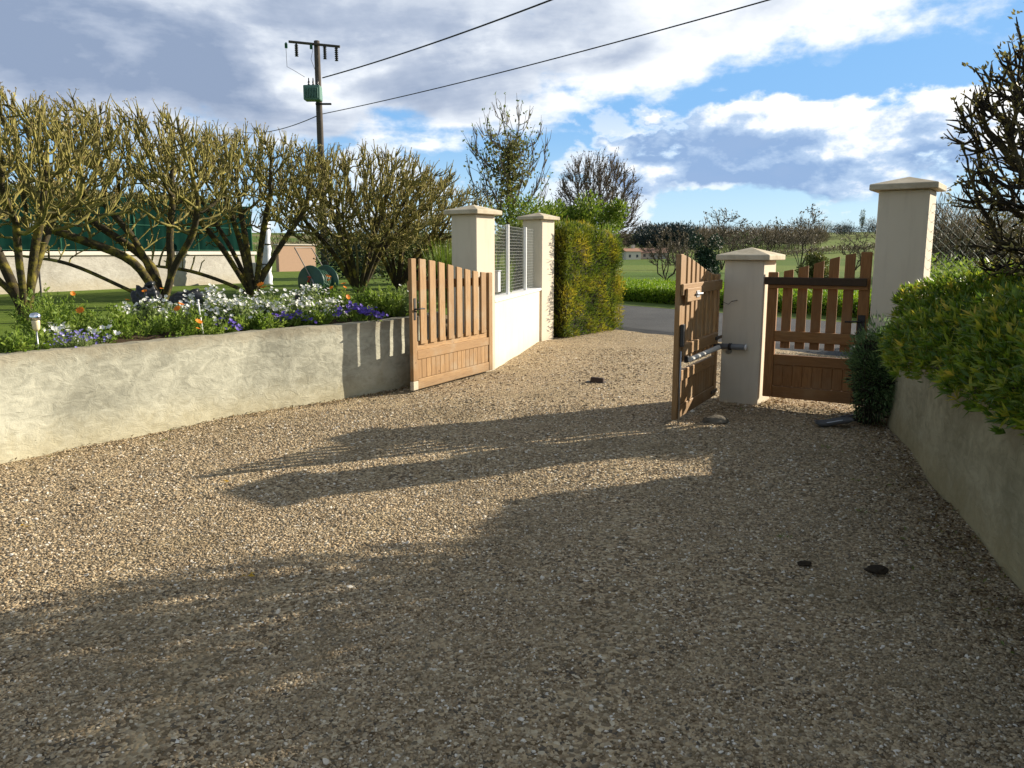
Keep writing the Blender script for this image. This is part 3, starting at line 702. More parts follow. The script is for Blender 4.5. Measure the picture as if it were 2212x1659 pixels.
def fan_points(rng, n, cx, cy, rx, ry, zlo, ztop, lean=0.0, open_=1.15, low=2.3):
    """flat topped fan: points inside a cone opening upwards, thicker towards the clipped top"""
    P = np.stack([rng.uniform(-rx, rx, n), rng.uniform(-ry, ry, n), zlo + (ztop - zlo) * rng.random(n) ** (1 / low)], 1)
    e = (P[:, 0] / rx) ** 2 + (P[:, 1] / ry) ** 2; h = P[:, 2] - GZ; rad = np.hypot(P[:, 0], P[:, 1])
    lim = ztop - .55 * e + .12 * np.array([mnoise.noise(Vector((p[0] * 1.5 + cx, p[1] * 1.5, 1))) for p in P])
    ok = (e < 1) & (rad < h * open_ + .08) & (P[:, 2] < lim); P = P[ok]; P[:, 0] += cx + lean * (P[:, 2] - GZ); P[:, 1] += cy; return P
def fan_limbs(rng, b, Y, n, sx, sy, z1, lean=0.0, z0=.30):
    out = []
    for i in range(n):
        a = 2 * math.pi * (i + .35 * rng.random()) / n; f = .75 + .5 * rng.random(); zt = z1 + .25 * rng.normal(); hx = lean * (zt - GZ)
        out.append([(b.x + math.cos(a) * sx * .16, Y + math.sin(a) * sy * .16, GZ + z0 * (.7 + .6 * rng.random())), (b.x + math.cos(a) * sx * .55 * f + hx * .5, Y + math.sin(a) * sy * .55 * f, GZ + (zt - GZ) * .62), (b.x + math.cos(a) * sx * f + hx, Y + math.sin(a) * sy * f, zt)])
    return out
def make_left_trees():
    G = 'pruned garden trees on the lawn'
    rng = np.random.default_rng(11)
    b = at(50, 700, 9.3); b.z = GZ
    bough_tree('pruned_tree', 'mossy pruned tree cut off by the left picture edge beside the solar lamp', b, fan_limbs(rng, b, 9.3, 6, .55, .5, 1.75, -.15), fan_points(rng, 2300, b.x, 9.3, 1.5, 1.2, 1.45, 3.28, -.10), 21, group=G, twz=(.8, 1.8))
    Y = 12.2; b = at(350, 650, Y); b.z = GZ
    limbs = [[(b.x - .14, Y, 1.25), (b.x - .36, Y, 1.75), (b.x - .75, Y, 2.25)], [(b.x + .12, Y + .1, 1.2), (b.x + .14, Y + .1, 1.75), (b.x + .22, Y + .1, 2.3)], [(b.x - .45, Y - .2, 1.02), (b.x - 1.2, Y - .3, 1.38), (b.x - 1.9, Y - .3, 1.50)], [(b.x - .2, Y + .15, 1.35), (b.x - .8, Y + .3, 1.8), (b.x - 1.6, Y + .4, 2.3)], [(b.x + .25, Y - .1, 1.3), (b.x + .6, Y - .2, 1.8), (b.x + .75, Y - .3, 2.2)], [(b.x - .3, Y - .2, 1.4), (b.x - 1.0, Y - .4, 1.75), (b.x - 1.9, Y - .4, 2.05)]]
    A = np.vstack([fan_points(rng, 3900, b.x - .55, Y, 2.15, 1.3, 1.75, 3.66, -.12, 1.5), ellipsoid_pts(rng, 130, (b.x - 1.5, Y - .2, 1.75), (1.0, .6, .25))])
    bough_tree('pruned_tree', 'widest pruned tree with two dark trunks and a crown reaching left', b, limbs, A, 22, group=G, maxr=.10, twz=(.9, 2.0))
    Y = 14.6; b = at(548, 636, Y); b.z = GZ
    limbs = fan_limbs(rng, b, Y, 7, .85, .6, 2.1, -.05) + [[(b.x - .35, Y - .2, .98), (b.x - 1.0, Y - .3, 1.22), (b.x - 1.7, Y - .3, 1.32)]]
    bough_tree('pruned_tree', 'pruned tree with yellow mossy forked trunk in front of the white pole', b, limbs, np.vstack([fan_points(rng, 3200, b.x - .15, Y, 1.85, 1.25, 1.6, 3.66, -.03, 1.3), ellipsoid_pts(rng, 60, (b.x - 1.2, Y - .2, 1.6), (.7, .4, .25))]), 23, group=G, twz=(.9, 2.0))
    Y = 16.4; b = at(775, 624, Y); b.z = GZ
    bough_tree('pruned_tree', 'dense fan shaped pruned tree behind the hose reel', b, fan_limbs(rng, b, Y, 11, .75, .6, 2.0, 0, .15), fan_points(rng, 5200, b.x + .05, Y, 1.95, 1.35, 1.2, 3.55, .02, 1.25, 1.4), 24, group=G, maxr=.07, twz=(.4, 1.8))
    Y = 18.2; b = at(862, 612, Y); b.z = GZ
    bough_tree('pruned_tree', 'pruned tree nearest the tall gate pillar with branches arching over it', b, fan_limbs(rng, b, Y, 8, .8, .6, 2.0, .12, .2), fan_points(rng, 3200, b.x + .2, Y, 1.75, 1.25, 1.3, 3.2, .10, 1.35, 1.4), 25, group=G, maxr=.08, twz=(.4, 1.8))
make_left_trees()

def leafy_blob(t, name, rng, c, rad, n, ll, mat, shell=.55, asp=.45, upb=.3):
    d = rdir(rng, n); rr = (shell + (1 - shell) * rng.random(n)); P = np.array(c) + d * rr[:, None] * np.array(rad)
    D = unit(d * .7 + rdir(rng, n) + np.array([0, 0, upb]))
    V, F, r = leaf_arrays(P, D, unit(d + rdir(rng, n) * .7), ll * (.6 + .8 * rng.random(n)), ll * asp * (.6 + .8 * rng.random(n)), rng)
    return link(name, npmesh(name, V, F, r), mat, t)
def join_leaf(parts):
    Vs, Fs, Rs = [], [], []; k = 0
    for V, F, r in parts: Vs.append(V); Fs.append(F + k); Rs.append(r); k += len(V)
    return np.concatenate(Vs), np.concatenate(Fs), np.concatenate(Rs)

def make_mid_trees():
    rng = np.random.default_rng(31)
    # tall sparse tree with ivy, behind the first pillar
    Y = 27.0; b = at(1098, 600, Y); b.z = .6; cx = b.x
    A = np.vstack([ellipsoid_pts(rng, 900, (cx, Y, 4.2), (1.5, 1.3, 2.1), .55)])
    limbs = [[(cx + math.cos(a) * .12, Y + math.sin(a) * .12, 1.6), (cx + math.cos(a) * .45, Y + math.sin(a) * .4, 2.9)] for a in np.linspace(.3, 6.0, 7)] + [[(cx + .05, Y, 2.0), (cx + .02, Y, 4.4)]]
    def ivy(t, N, par, r, rng):
        s = rng.choice(len(N), 3600, p=(lambda w: w / w.sum())(np.exp(-((N[:, 0] / .42) ** 2 + (N[:, 1] / .5) ** 2)) * (N[:, 2] < 4.6) + .035))
        P = N[s] + rng.normal(size=(len(s), 3)) * .13
        V, F, q = leaf_arrays(P, unit(rdir(rng, len(s)) + np.array([0, 0, -.2])), rdir(rng, len(s)), .12 * (.5 + rng.random(len(s))), .09 * (.5 + rng.random(len(s))), rng)
        link('ivy', npmesh('ivy', V, F, q), leafmat('olive_ivy', [(0, (.09, .10, .025)), (.5, (.17, .17, .045)), (1, (.27, .26, .08))], .4), t)
    bough_tree('ivy_tree', 'slender upright tree overgrown with ivy above the first gate pillar', b, limbs, A, 41, tip=.010, ntw=1.5, twl=(.25, .7), bud=.07, budm=FRESH, budfrac=.35, upw=1.6, maxr=.10, step=.17, dk=.30, leafn=4, extra=ivy, bark=barkmat('grey_bark', (.04, .03, .02), (.12, .10, .06)), twig=plain('grey_twig', (.10, .08, .055), .9, .3, 10), up=.35)
    # round bare tree further back
    Y = 44.0; b = at(1290, 590, Y); b.z = 0; cx = b.x
    A = np.vstack([ellipsoid_pts(rng, 2400, (cx, Y, 3.9), (2.3, 2.1, 2.7), .5)])
    limbs = [[(cx + math.cos(a) * .25, Y + math.sin(a) * .25, 1.6), (cx + math.cos(a) * .8, Y + math.sin(a) * .7, 2.9)] for a in np.linspace(.2, 5.9, 6)]
    bough_tree('bare_tree', 'round bare brown tree behind the clipped golden hedge', b, limbs, A, 42, tip=.013, ntw=3.2, twl=(.3, .8), bud=.07, budm=FARBROWN, budfrac=.5, upw=.8, maxr=.15, step=.22, dk=.28, bark=barkmat('brown_bark', (.045, .034, .024), (.11, .085, .05)), twig=plain('brown_twig', (.105, .08, .055), .9, .3, 10))
    # bright green shrub above the golden hedge
    Y = 19.5; b = at(1250, 640, Y); b.z = 0; t = empty('leafy_shrub', b); tag(t, 'bright spring green shrub rising over the clipped golden hedge', 'shrub')
    parts = []
    for k in range(26):
        c = np.array([rng.normal() * .42, rng.normal() * .5, 1.35 + rng.random() * 1.25]); n = 420
        d = rdir(rng, n); P = c + d * (rng.random(n) ** .5)[:, None] * (.22 + .22 * rng.random()); parts.append(leaf_arrays(P, unit(d + np.array([0, 0, .4])), rdir(rng, n), .085 * (.6 + .8 * rng.random(n)), .045, rng))
    V, F, r = join_leaf(parts); link('foliage', npmesh('foliage', V, F, r), FRESH, t)
    T = np.array([(rng.normal() * .4, rng.normal() * .45, 1.4 + rng.random()) for _ in range(30)]); V, F = tube_arrays(T * np.array([.15, .15, 0]), T, .03, .008, 5); link('stems', npmesh('stems', V, F), CORE, t)
    # sprays of green left of it, between the pillars
    Y = 17.0; b = at(1150, 640, Y); b.z = .3; t = empty('leafy_shrub', b); tag(t, 'loose pale green shrub seen above the wire mesh panel', 'shrub')
    parts = []
    for k in range(22):
        c = np.array([rng.normal() * .55, rng.normal() * .5, .9 + rng.random() * 1.25]); n = 150
        d = rdir(rng, n); P = c + d * (rng.random(n) ** .5)[:, None] * .3; parts.append(leaf_arrays(P, unit(d + np.array([0, 0, .4])), rdir(rng, n), .075 * (.6 + .8 * rng.random(n)), .035, rng))
    V, F, r = join_leaf(parts); link('foliage', npmesh('foliage', V, F, r), FRESH, t)
    T = np.array([(rng.normal() * .5, rng.normal() * .45, .9 + rng.random() * 1.2) for _ in range(40)]); V, F = tube_arrays(T * np.array([.15, .15, 0]), T, .02, .006, 4); link('stems', npmesh('stems', V, F), TWIG, t)
    # dark evergreen behind the mesh
    Y = 15.4; b = at(1112, 640, Y); b.z = .6; t = empty('green_shrub', b); tag(t, 'green shrub behind the wire mesh panel', 'shrub')
    leafy_blob(t, 'foliage', rng, (0, 0, .75), (1.05, .7, .80), 4200, .075, FRESH, .3)
    T = np.array([(rng.normal() * .5, rng.normal() * .3, .5 + rng.random() * .7) for _ in range(30)]); V, F = tube_arrays(T * np.array([.15, .15, 0]), T, .02, .008, 4); link('stems', npmesh('stems', V, F), CORE, t)
    # long-leaved grass clump behind the first pillar
    Y = 12.6; b = at(966, 640, Y); b.z = GZ; t = empty('grass_clump', b); tag(t, 'tuft of long arching green blades left of the tall gate pillar', 'plant')
    n = 420; a = rng.random(n) * 6.28; D = unit(np.stack([np.cos(a) * .5 * rng.random(n), np.sin(a) * .5 * rng.random(n), np.ones(n)], 1)); P = np.stack([np.cos(a), np.sin(a), a * 0], 1) * .12 * rng.random(n)[:, None]
    V, F, r = leaf_arrays(P, D, rdir(rng, n), .5 + .6 * rng.random(n), .022, rng, .05); link('blades', npmesh('blades', V, F, r), FRESH, t)
    Y = 12.4; b = at(1100, 640, Y); b.x -= .25; b.z = GZ; t = empty('grass_clump', b); tag(t, 'tall pale green grass clump right behind the wire mesh panel', 'plant')
    n = 520; a = rng.random(n) * 6.28; D = unit(np.stack([np.cos(a) * .4 * rng.random(n), np.sin(a) * .4 * rng.random(n), np.ones(n)], 1)); P = np.stack([np.cos(a), np.sin(a), a * 0], 1) * .22 * rng.random(n)[:, None]
    V, F, r = leaf_arrays(P, D, rdir(rng, n), .4 + .5 * rng.random(n), .02, rng, .05); link('blades', npmesh('blades', V, F, r), FRESH, t)
    # dark undergrowth behind trees 4 and 5
    for u, Y, rx, h, lab in ((905, 21.0, 1.6, 1.1, 'dark leafy shrub under the branches left of the tall gate pillar'), (770, 26.0, 1.3, .9, 'dark leafy shrub on the lawn far behind the hose reel')):
        b = at(u, 620, Y); b.z = GZ; t = empty('dark_shrub', b); tag(t, lab, 'shrub')
        leafy_blob(t, 'foliage', rng, (0, 0, h * .7), (rx, .9, h), 4200, .11, IVY if u > 800 else DARKLEAF, .3)
        T = np.array([(rng.normal() * .5, rng.normal() * .3, .5 + rng.random() * .7) for _ in range(20)]); V, F = tube_arrays(T * np.array([.15, .15, 0]), T, .02, .008, 4); link('stems', npmesh('stems', V, F), CORE, t)
make_mid_trees()

# ---- clipped hedges
def noisy_core(name, x0, x1, y0, y1, z0, z1, mat, parent, amp=.05):
    bm = bmesh.new(); bm_box(bm, x0, x1, y0, y1, z0, z1); bmesh.ops.subdivide_edges(bm, edges=bm.edges, cuts=9, use_grid_fill=True)
    for v in bm.verts: v.co += Vector(mnoise.noise_vector(v.co * 2.5)) * amp
    return bmobj(name, bm, mat, parent)
def box_shell(rng, n, x0, x1, y0, y1, z0, z1, depth, faces=('x0', 'x1', 'y0', 'y1', 'z1')):
    ar = {'x0': (y1 - y0) * (z1 - z0), 'x1': (y1 - y0) * (z1 - z0), 'y0': (x1 - x0) * (z1 - z0), 'y1': (x1 - x0) * (z1 - z0), 'z1': (x1 - x0) * (y1 - y0)}
    tot = sum(ar[f] for f in faces); Ps = []; Ns = []
    for f in faces:
        m = int(n * ar[f] / tot); P = np.stack([x0 + (x1 - x0) * rng.random(m), y0 + (y1 - y0) * rng.random(m), z0 + (z1 - z0) * rng.random(m)], 1); N = np.zeros((m, 3)); dp = depth * rng.random(m)
        ax = 'xyz'.index(f[0]); hi = f[1] == '1'; v = {'x0': x0, 'x1': x1, 'y0': y0, 'y1': y1, 'z1': z1}[f]
        P[:, ax] = v - dp if hi else v + dp; N[:, ax] = 1 if hi else -1; Ps.append(P); Ns.append(N)
    return np.concatenate(Ps), np.concatenate(Ns)
def lump(P, N, amp, sc_):
    o = np.array([mnoise.noise(Vector(p * sc_)) for p in P]); return P + N * (o * amp)[:, None]
def make_hedges():
    rng = np.random.default_rng(51)
    # golden clipped hedge
    t = empty('clipped_hedge', (.98, 14.45, 0), R(56)); tag(t, 'clipped golden conifer hedge between the far pillar and the road', 'hedge')
    x0, x1, y0, y1, z1 = -.15, 2.05, -.12, 1.35, 2.06
    noisy_core('inner_twigs', x0 + .12, x1 - .12, y0 + .12, y1 - .12, 0, z1 - .13, CORE, t)
    P, N = box_shell(rng, 46000, x0, x1, y0, y1, .03, z1, .20); P = lump(P, N, .09, 2.6); sh_ = rng.random(len(P)) < .05; P[sh_] += N[sh_] * (.06 * rng.random(sh_.sum()))[:, None]
    ex_ = np.minimum(np.minimum(P[:, 0] - x0, x1 - P[:, 0]), np.minimum(P[:, 1] - y0, y1 - P[:, 1])); P[:, 2] -= .16 * np.clip(1 - ex_ / .25, 0, 1) ** 2 * (P[:, 2] / z1) ** 3
    cut = np.maximum(0, P[:, 0] - 1.0) * .22 ; P[:, 2] -= cut * (P[:, 2] / z1)
    D = unit(N * .6 + np.array([0, 0, .55]) + rdir(rng, len(P)) * .6); V, F, r = leaf_arrays(P, D, rdir(rng, len(P)), .04 + .09 * rng.random(len(P)) ** 2, .018, rng)
    patch = np.array([mnoise.noise(Vector(p * 2.8)) for p in P]); r = np.clip(np.repeat(patch * .9 + .45, 4) + (r - .5) * .5, 0, 1)
    link('foliage', npmesh('foliage', V, F, r), HEDGE_Y, t)
    # low green strip along the far side of the road
    t = empty('low_hedge', (*roadp(0, 1.2), 0), math.atan2(RD[1], RD[0])); tag(t, 'long low bright green clipped hedge along the far side of the road', 'hedge')
    noisy_core('inner_twigs', -16, 19, .18, 5.0, -.2, .32, CORE, t, .06)
    for f in range(1):
        n = 80000; P = np.stack([-16 + 35 * rng.random(n), 0.05 + 5.1 * rng.random(n) ** 1.25, .26 + .26 * rng.random(n)], 1); P[:, 2] += .07 * np.array([mnoise.noise(Vector((p[0] * 1.3, p[1] * 1.3, 2))) for p in P])
        m = 26000; Q = np.stack([-16 + 35 * rng.random(m), .02 + .18 * rng.random(m), .02 + .45 * rng.random(m)], 1); P = np.concatenate([P, Q]); n += m
        D = unit(rdir(rng, n) * .9 + np.array([0, -.15, .75])); V, F, r = leaf_arrays(P, D, rdir(rng, n), .06 + .06 * rng.random(n), .036, rng); link('foliage', npmesh('foliage', V, F, r), CROP, t)
    # evergreen hedge over the right wall: a fat row that follows the wall
    t = empty('laurel_hedge', (3.3, 5.2, .7)); tag(t, 'dense long leaved green hedge spilling over the shaded right wall', 'hedge')
    W = WALL_R[14:]; seg = np.linalg.norm(np.diff(W, axis=0), axis=1); cum = np.concatenate([[0], seg.cumsum()])
    tt = unit(np.gradient(W, axis=0)); nn = np.stack([-tt[:, 1], tt[:, 0]], 1)
    parts = []; n = 60000; s = rng.random(n) * cum[-1]; dens = s < 99
    ix = np.clip(np.searchsorted(cum, s) - 1, 0, len(W) - 2); fr = ((s - cum[ix]) / seg[ix])[:, None]; C = W[ix] * (1 - fr) + W[ix + 1] * fr; NN = nn[ix]
    wd, hh = .70, .37
    a = rng.random(n) * math.pi * 1.14 - .10 * math.pi; rr = 1 - .35 * rng.random(n) ** 2
    big = np.array([mnoise.noise(Vector((x * 1.6, y * 1.6, q * 1.2))) for x, y, q in zip(C[:, 0], C[:, 1], a)])
    rr = rr * (1 + .30 * big) * np.clip(.84 + .16 * s / .6, .84, 1.0)
    off = .46 + .16 * np.clip(1 - s / .9, 0, 1) - np.cos(a) * wd * rr; z = .93 + np.sin(a) * hh * rr + .03 + .12 * np.clip((C[:, 1] - 5.4) / 1.0, 0, 1) + .10 * np.maximum(0, rng.random(n) - .93) / .07 * np.sin(np.clip(a, 0, math.pi))
    P = np.stack([C[:, 0] + NN[:, 0] * off, C[:, 1] + NN[:, 1] * off, z], 1)
    outw = np.stack([-NN[:, 0] * np.cos(a), -NN[:, 1] * np.cos(a), np.sin(a)], 1)
    D = unit(outw * .55 + rdir(rng, n) * .6 + np.array([0, 0, .45])); Lf = .022 + .055 * rng.random(n) ** 1.3
    V, F, r = leaf_arrays(P - np.array([3.3, 5.2, .7]), D, unit(outw + rdir(rng, n) * .6), Lf, Lf * .27, rng)
    # leaves grow in rosettes: cluster by copying a few directions about each shoot tip
    m = 7500; sel = rng.choice(n, m); Q = np.repeat(P[sel] + outw[sel] * .05, 7, 0); OD = np.repeat(unit(outw[sel] + np.array([0, 0, .5]) + rdir(rng, m) * .35), 7, 0)
    DD = unit(OD * .8 + rdir(rng, m * 7) * .75); Lq = np.repeat(.03 + .045 * rng.random(m), 7) * (.7 + .6 * rng.random(m * 7)); V2, F2, r2 = leaf_arrays(Q - np.array([3.3, 5.2, .7]), DD, OD, Lq, Lq * .25, rng)
    r2 = np.clip(np.repeat(np.repeat(rng.random(m) ** 1.3, 7), 4) * .8 + r2 * .2, 0, 1)
    V, F, r = join_leaf([(V, F, r * .85), (V2, F2, r2)]); link('foliage', npmesh('foliage', V, F, r), HEDGE_G, t)
    # woody inside
    Vc = []; Fc = []
    Cc = W + nn * .50
    for i in range(len(Cc)):
        for j in range(10):
            b = 2 * math.pi * j / 10; o_ = math.cos(b) * .50; Vc.append((Cc[i][0] + nn[i][0] * o_ - 3.3, Cc[i][1] + nn[i][1] * o_ - 5.2, .92 + math.sin(b) * .26 - .7))
    for i in range(len(Cc) - 1):
        for j in range(10): Fc.append((i * 10 + j, i * 10 + (j + 1) % 10, (i + 1) * 10 + (j + 1) % 10, (i + 1) * 10 + j))
    link('inner_twigs', npmesh('inner_twigs', Vc, Fc), CORE, t)
    # small bluish bush at the foot of the tall pillar
    c = at(1868, 790, 7.05); t = empty('round_bush', (c.x + .10, c.y, .03)); tag(t, 'small bluish green bush between the little gate and the dense hedge', 'shrub')
    parts = []
    for k in range(44):
        d0 = rdir(rng, 1)[0]; cc = np.array([0, 0, .47]) + d0 * np.array([.20, .20, .36]) * (.5 + .6 * rng.random()); nb = 330; dd0 = rdir(rng, nb); Pb = cc + dd0 * (rng.random(nb) ** .5)[:, None] * (.09 + .08 * rng.random())
        parts.append(leaf_arrays(Pb, unit(dd0 * .7 + d0 + rdir(rng, nb) * .5 + np.array([0, 0, .4])), rdir(rng, nb), .022 + .03 * rng.random(nb), .011, rng))
    V, F, r = join_leaf(parts); link('foliage', npmesh('foliage', V, F, r), BUSH_B, t)
    leafy_blob(t, 'inner_twigs', rng, (0, 0, .42), (.20, .20, .38), 2600, .05, CORE, .0)
    T = np.array([(rng.normal() * .12, rng.normal() * .12, .25 + .4 * rng.random()) for _ in range(26)]); V, F = tube_arrays(T * np.array([.6, .6, 0]), T, .006, .004, 4); link('stems', npmesh('stems', V, F), CORE, t)
make_hedges()

def make_right_trees():
    rng = np.random.default_rng(61)
    G = 'budding trees behind the right wall'
    dbark = barkmat('dark_bark', (.022, .018, .014), (.085, .07, .025)); dtw = barkmat('dark_twig', (.035, .028, .02), (.115, .09, .035))
    RB = leafmat('yellow_buds', [(0, (.11, .09, .03)), (.6, (.26, .22, .06)), (1, (.45, .40, .14))], .3)
    spots = [((4.06, 5.30), (1.12, .98, 1.12), 2.25, 6000, 'dark budding tree filling the right picture edge above the hedge')]
    for k, ((x, y), rad, cz, n, lab) in enumerate(spots):
        A = np.vstack([ellipsoid_pts(rng, n, (x, y, cz), rad, .5), ellipsoid_pts(rng, n // 5, (x - .15, y - .1, 1.5), (.85, .6, .35), .5)])
        limbs = [[(x + math.cos(a) * .15, y + math.sin(a) * .15, 1.15), (x + math.cos(a) * .4, y + math.sin(a) * .4, 1.7)] for a in np.linspace(.4, 6.0, 6)]
        bough_tree('budding_tree', lab, Vector((x, y, .66)), limbs, A, 71 + k, tip=.0075, ntw=2.0, twl=(.06, .18), bud=.032, budm=RB, budfrac=.6, upw=.5, maxr=.06, step=.085, dk=.10, bark=dbark, twig=dtw, group=G, rmin=.016, thick=.022)
make_right_trees()
def make_evergreens():
    # tall evergreen shrubs behind the hedge, right of the view: they shade the foreground
    rng = np.random.default_rng(63)
    for x, y, r_, h, lab in ((4.0, 3.75, .85, 1.60, 'tall dark evergreen shrub behind the hedge beyond the right picture edge'), (3.65, 2.25, .85, 1.45, 'tall dark evergreen shrub at the hedge nearest the camera')):
        t = empty('evergreen_shrub', (x, y, .66)); tag(t, lab, 'shrub', 'evergreen shrubs behind the right hedge'); parts = []
        for k in range(46):
            d0 = rdir(rng, 1)[0]; c = np.array([0, 0, h * .52]) + d0 * np.array([r_ * .72, r_ * .72, h * .40]) * (.35 + .75 * rng.random()); n = 230; d = rdir(rng, n); P = c + d * (rng.random(n) ** .5)[:, None] * (.18 + .16 * rng.random())
            parts.append(leaf_arrays(P, unit(d + rdir(rng, n) * .5 + np.array([0, 0, .3])), rdir(rng, n), .05 + .05 * rng.random(n), .026, rng))
        V, F, r = join_leaf(parts); link('foliage', npmesh('foliage', V, F, r), DARKLEAF, t)
        T = np.array([(rng.normal() * .35, rng.normal() * .35, h * (.4 + .5 * rng.random())) for _ in range(40)]); V, F = tube_arrays(T * np.array([.2, .2, 0]), T, .022, .006, 5); link('stems', npmesh('stems', V, F), CORE, t)
make_evergreens()

# ------------------------------------------------------------------ flower bed plants
def make_flowers():
    c = clump
    c('leafy_plant', 20, .30, .24, .16, 'low green plant with a magenta flower at the left picture edge', PETAL_M, 3, 500, seed=101, fsize=.04, heads=[(-.10, -.05, .17), (-.13, .0, .14)])
    c('lavender_mat', 165, .26, .30, .10, 'low mat of pale lavender flowers beside the solar lamp', PETAL_L, 110, 900, seed=102, ll=.03, fsize=.014, fol=G_GREY)
    c('white_flower', 128, .75, .16, .16, 'small white flower clump just right of the solar lamp', PETAL_W, 26, 260, seed=103, fsize=.03)
    c('marigold_plant', 135, 1.15, .44, .44, 'tall feathery green plant with two orange flowers', PETAL_O, 2, 1900, seed=104, ll=.045, fsize=.033, heads=[(.22, -.1, .40), (.33, -.2, .26)], fol=G_FOL)
    c('marigold_plant', 290, .62, .42, .27, 'green plant with orange flowers left of the white stake', PETAL_O, 4, 1900, seed=105, ll=.045, fsize=.033, heads=[(.02, .3, .40), (.16, .35, .42), (.40, .1, .25), (-.05, .1, .33)])
    c('marigold_plant', 398, .46, .34, .25, 'green plant with a drooping orange flower against the wall edge', PETAL_O, 3, 1300, seed=106, ll=.045, fsize=.033, heads=[(.26, -.25, .08), (.27, -.25, .14), (.02, .0, .28)])
    c('white_flower', 222, .40, .16, .13, 'few white flowers beside the pale lavender mat', PETAL_W, 16, 200, seed=107, fsize=.028)
    c('candytuft', 330, 1.35, .30, .34, 'loose white flower clump behind the orange flowers', PETAL_W, 90, 800, seed=108, fsize=.021, fol=G_GREY)
    c('candytuft', 465, 1.15, .46, .33, 'big white flower mound right of the white stake', PETAL_W, 430, 1900, seed=109, fsize=.021, fol=G_GREY)
    c('candytuft', 535, .75, .40, .30, 'white flower mound above the small violet patch', PETAL_W, 210, 1800, seed=110, fsize=.021, fol=G_GREY)
    c('violet_patch', 500, .30, .11, .10, 'small violet flower patch at the wall edge near the white stake', PETAL_P, 40, 120, seed=111, fsize=.022)
    c('candytuft', 605, .80, .42, .32, 'white flower mound between two violet patches', PETAL_W, 240, 1800, seed=112, fsize=.021, fol=G_GREY)
    c('violet_patch', 636, .34, .17, .13, 'violet flower patch in the middle of the wall', PETAL_P, 80, 200, seed=113, fsize=.024)
    c('candytuft', 680, .75, .36, .31, 'white flower mound in front of the hose reel', PETAL_W, 230, 1500, seed=114, fsize=.021, fol=G_GREY)
    c('marigold_plant', 580, 1.35, .22, .36, 'single orange flower among the white mounds', PETAL_O, 2, 300, seed=118, fsize=.04, heads=[(0, -.1, .40), (.03, -.1, .37)])
    c('marigold_plant', 728, .95, .32, .36, 'orange flowers on green stems right of the hose reel', PETAL_O, 6, 1100, seed=115, ll=.045, fsize=.033, heads=[(-.08, .1, .48), (-.06, .05, .44), (.12, 0, .40), (.14, -.05, .36), (.20, -.2, .26), (.02, -.2, .36)])
    c('violet_patch', 775, .32, .26, .16, 'broad deep violet flower patch nearest the open gate', PETAL_P, 190, 300, seed=116, fsize=.024)
    c('leafy_plant', 815, .80, .42, .36, 'bushy green plant behind the deep violet patch', None, 0, 1900, seed=117, ll=.06)
    c('leafy_plant', 862, .65, .30, .34, 'greyish leafy plant beside the open gate edge', PETAL_W, 10, 900, seed=119, ll=.05, fol=G_GREY)
    c('leafy_plant', 560, .34, .30, .16, 'low green plant on the wall edge below the white mounds', None, 0, 1000, seed=120)
    c('leafy_plant', 690, .30, .26, .18, 'low green plant on the wall edge between violet patches', None, 0, 900, seed=121)
    c('leafy_plant', 75, .34, .22, .15, 'low green leafy plant at the foot of the solar lamp', None, 0, 700, seed=122)
make_flowers()

# ------------------------------------------------------------------ garden things
def solar_lamp():
    w, d = wall_hit(90); p = w + d * .16
    t = empty('solar_lamp', (p[0], p[1], GZ + .02)); tag(t, 'small solar garden lamp with chrome top on a thin stake', 'lamp')
    lathe('stake', [(.006, -.05), (.006, .19)], STEEL, t, 8)
    lathe('shade', [(.016, .19), (.026, .21), (.030, .26), (.028, .275)], plain('frosted_glass', (.72, .62, .38), .3), t)
    lathe('cap', [(.036, .2755), (.040, .285), (.040, .310), (.030, .325), (.012, .332)], plain('chrome', (.75, .75, .75), .15, .05, 10, 1.0), t)
    w, d = wall_hit(442); p = w + d * .30
    t = empty('garden_stake', (p[0], p[1], GZ + .02)); tag(t, 'thin white stake leaning among the white flowers', 'stake')
    tube('rod', [(.02, 0, -.03), (-.02, .02, .34)], .008, WHITEP, t, 8); lathe('knob', [(.009, .338), (.012, .345), (.009, .356)], WHITEP, t, 10, loc=(-.02, .02, 0))
    # globe lamp behind the first tree
    b = at(82, 560, 10.8); t = empty('garden_lantern', (b.x, b.y, GZ)); tag(t, 'round white globe lamp on a slim post among the branches', 'lamp')
    lathe('post', [(.02, 0), (.012, .05), (.012, 1.09)], IRON, t, 10)
    lathe('globe', [(.02, 1.092), (.045, 1.11), (.058, 1.14), (.058, 1.165), (.045, 1.195), (.02, 1.21)], plain('opal_globe', (.82, .80, .76), .3), t)
solar_lamp()
def bag(u, v, Y, sx, sy, h, label, seed):
    b = at(u, v, Y); b.z = GZ; t = empty('black_bag', b); tag(t, label, 'bag', 'black plastic bags on the lawn')
    bm = bmesh.new(); bmesh.ops.create_icosphere(bm, subdivisions=4, radius=1)
    for q in bm.verts:
        c = q.co.copy(); n = mnoise.noise(c * 2.1 + Vector((seed, 0, 0))) * .3 + mnoise.noise(c * 5 + Vector((0, seed, 0))) * .13
        q.co = Vector((c.x * sx * (1 + n), c.y * sy * (1 + n), max(0, (c.z + .55) * h * .64 * (1 + n))))
    bmobj('body', bm, BLACKP, t, True); tube('tied_neck', [(0, 0, h * .93), (.03, .02, h * 1.08), (.08, .01, h * 1.02)], [.05, .03, .06], BLACKP, t, 7)
bag(320, 655, 11.6, .20, .18, .34, 'black plastic bag leaning against the dark tree trunks', 1)
bag(415, 655, 11.6, .34, .22, .24, 'slumped black plastic bag right of the dark tree trunks', 5)
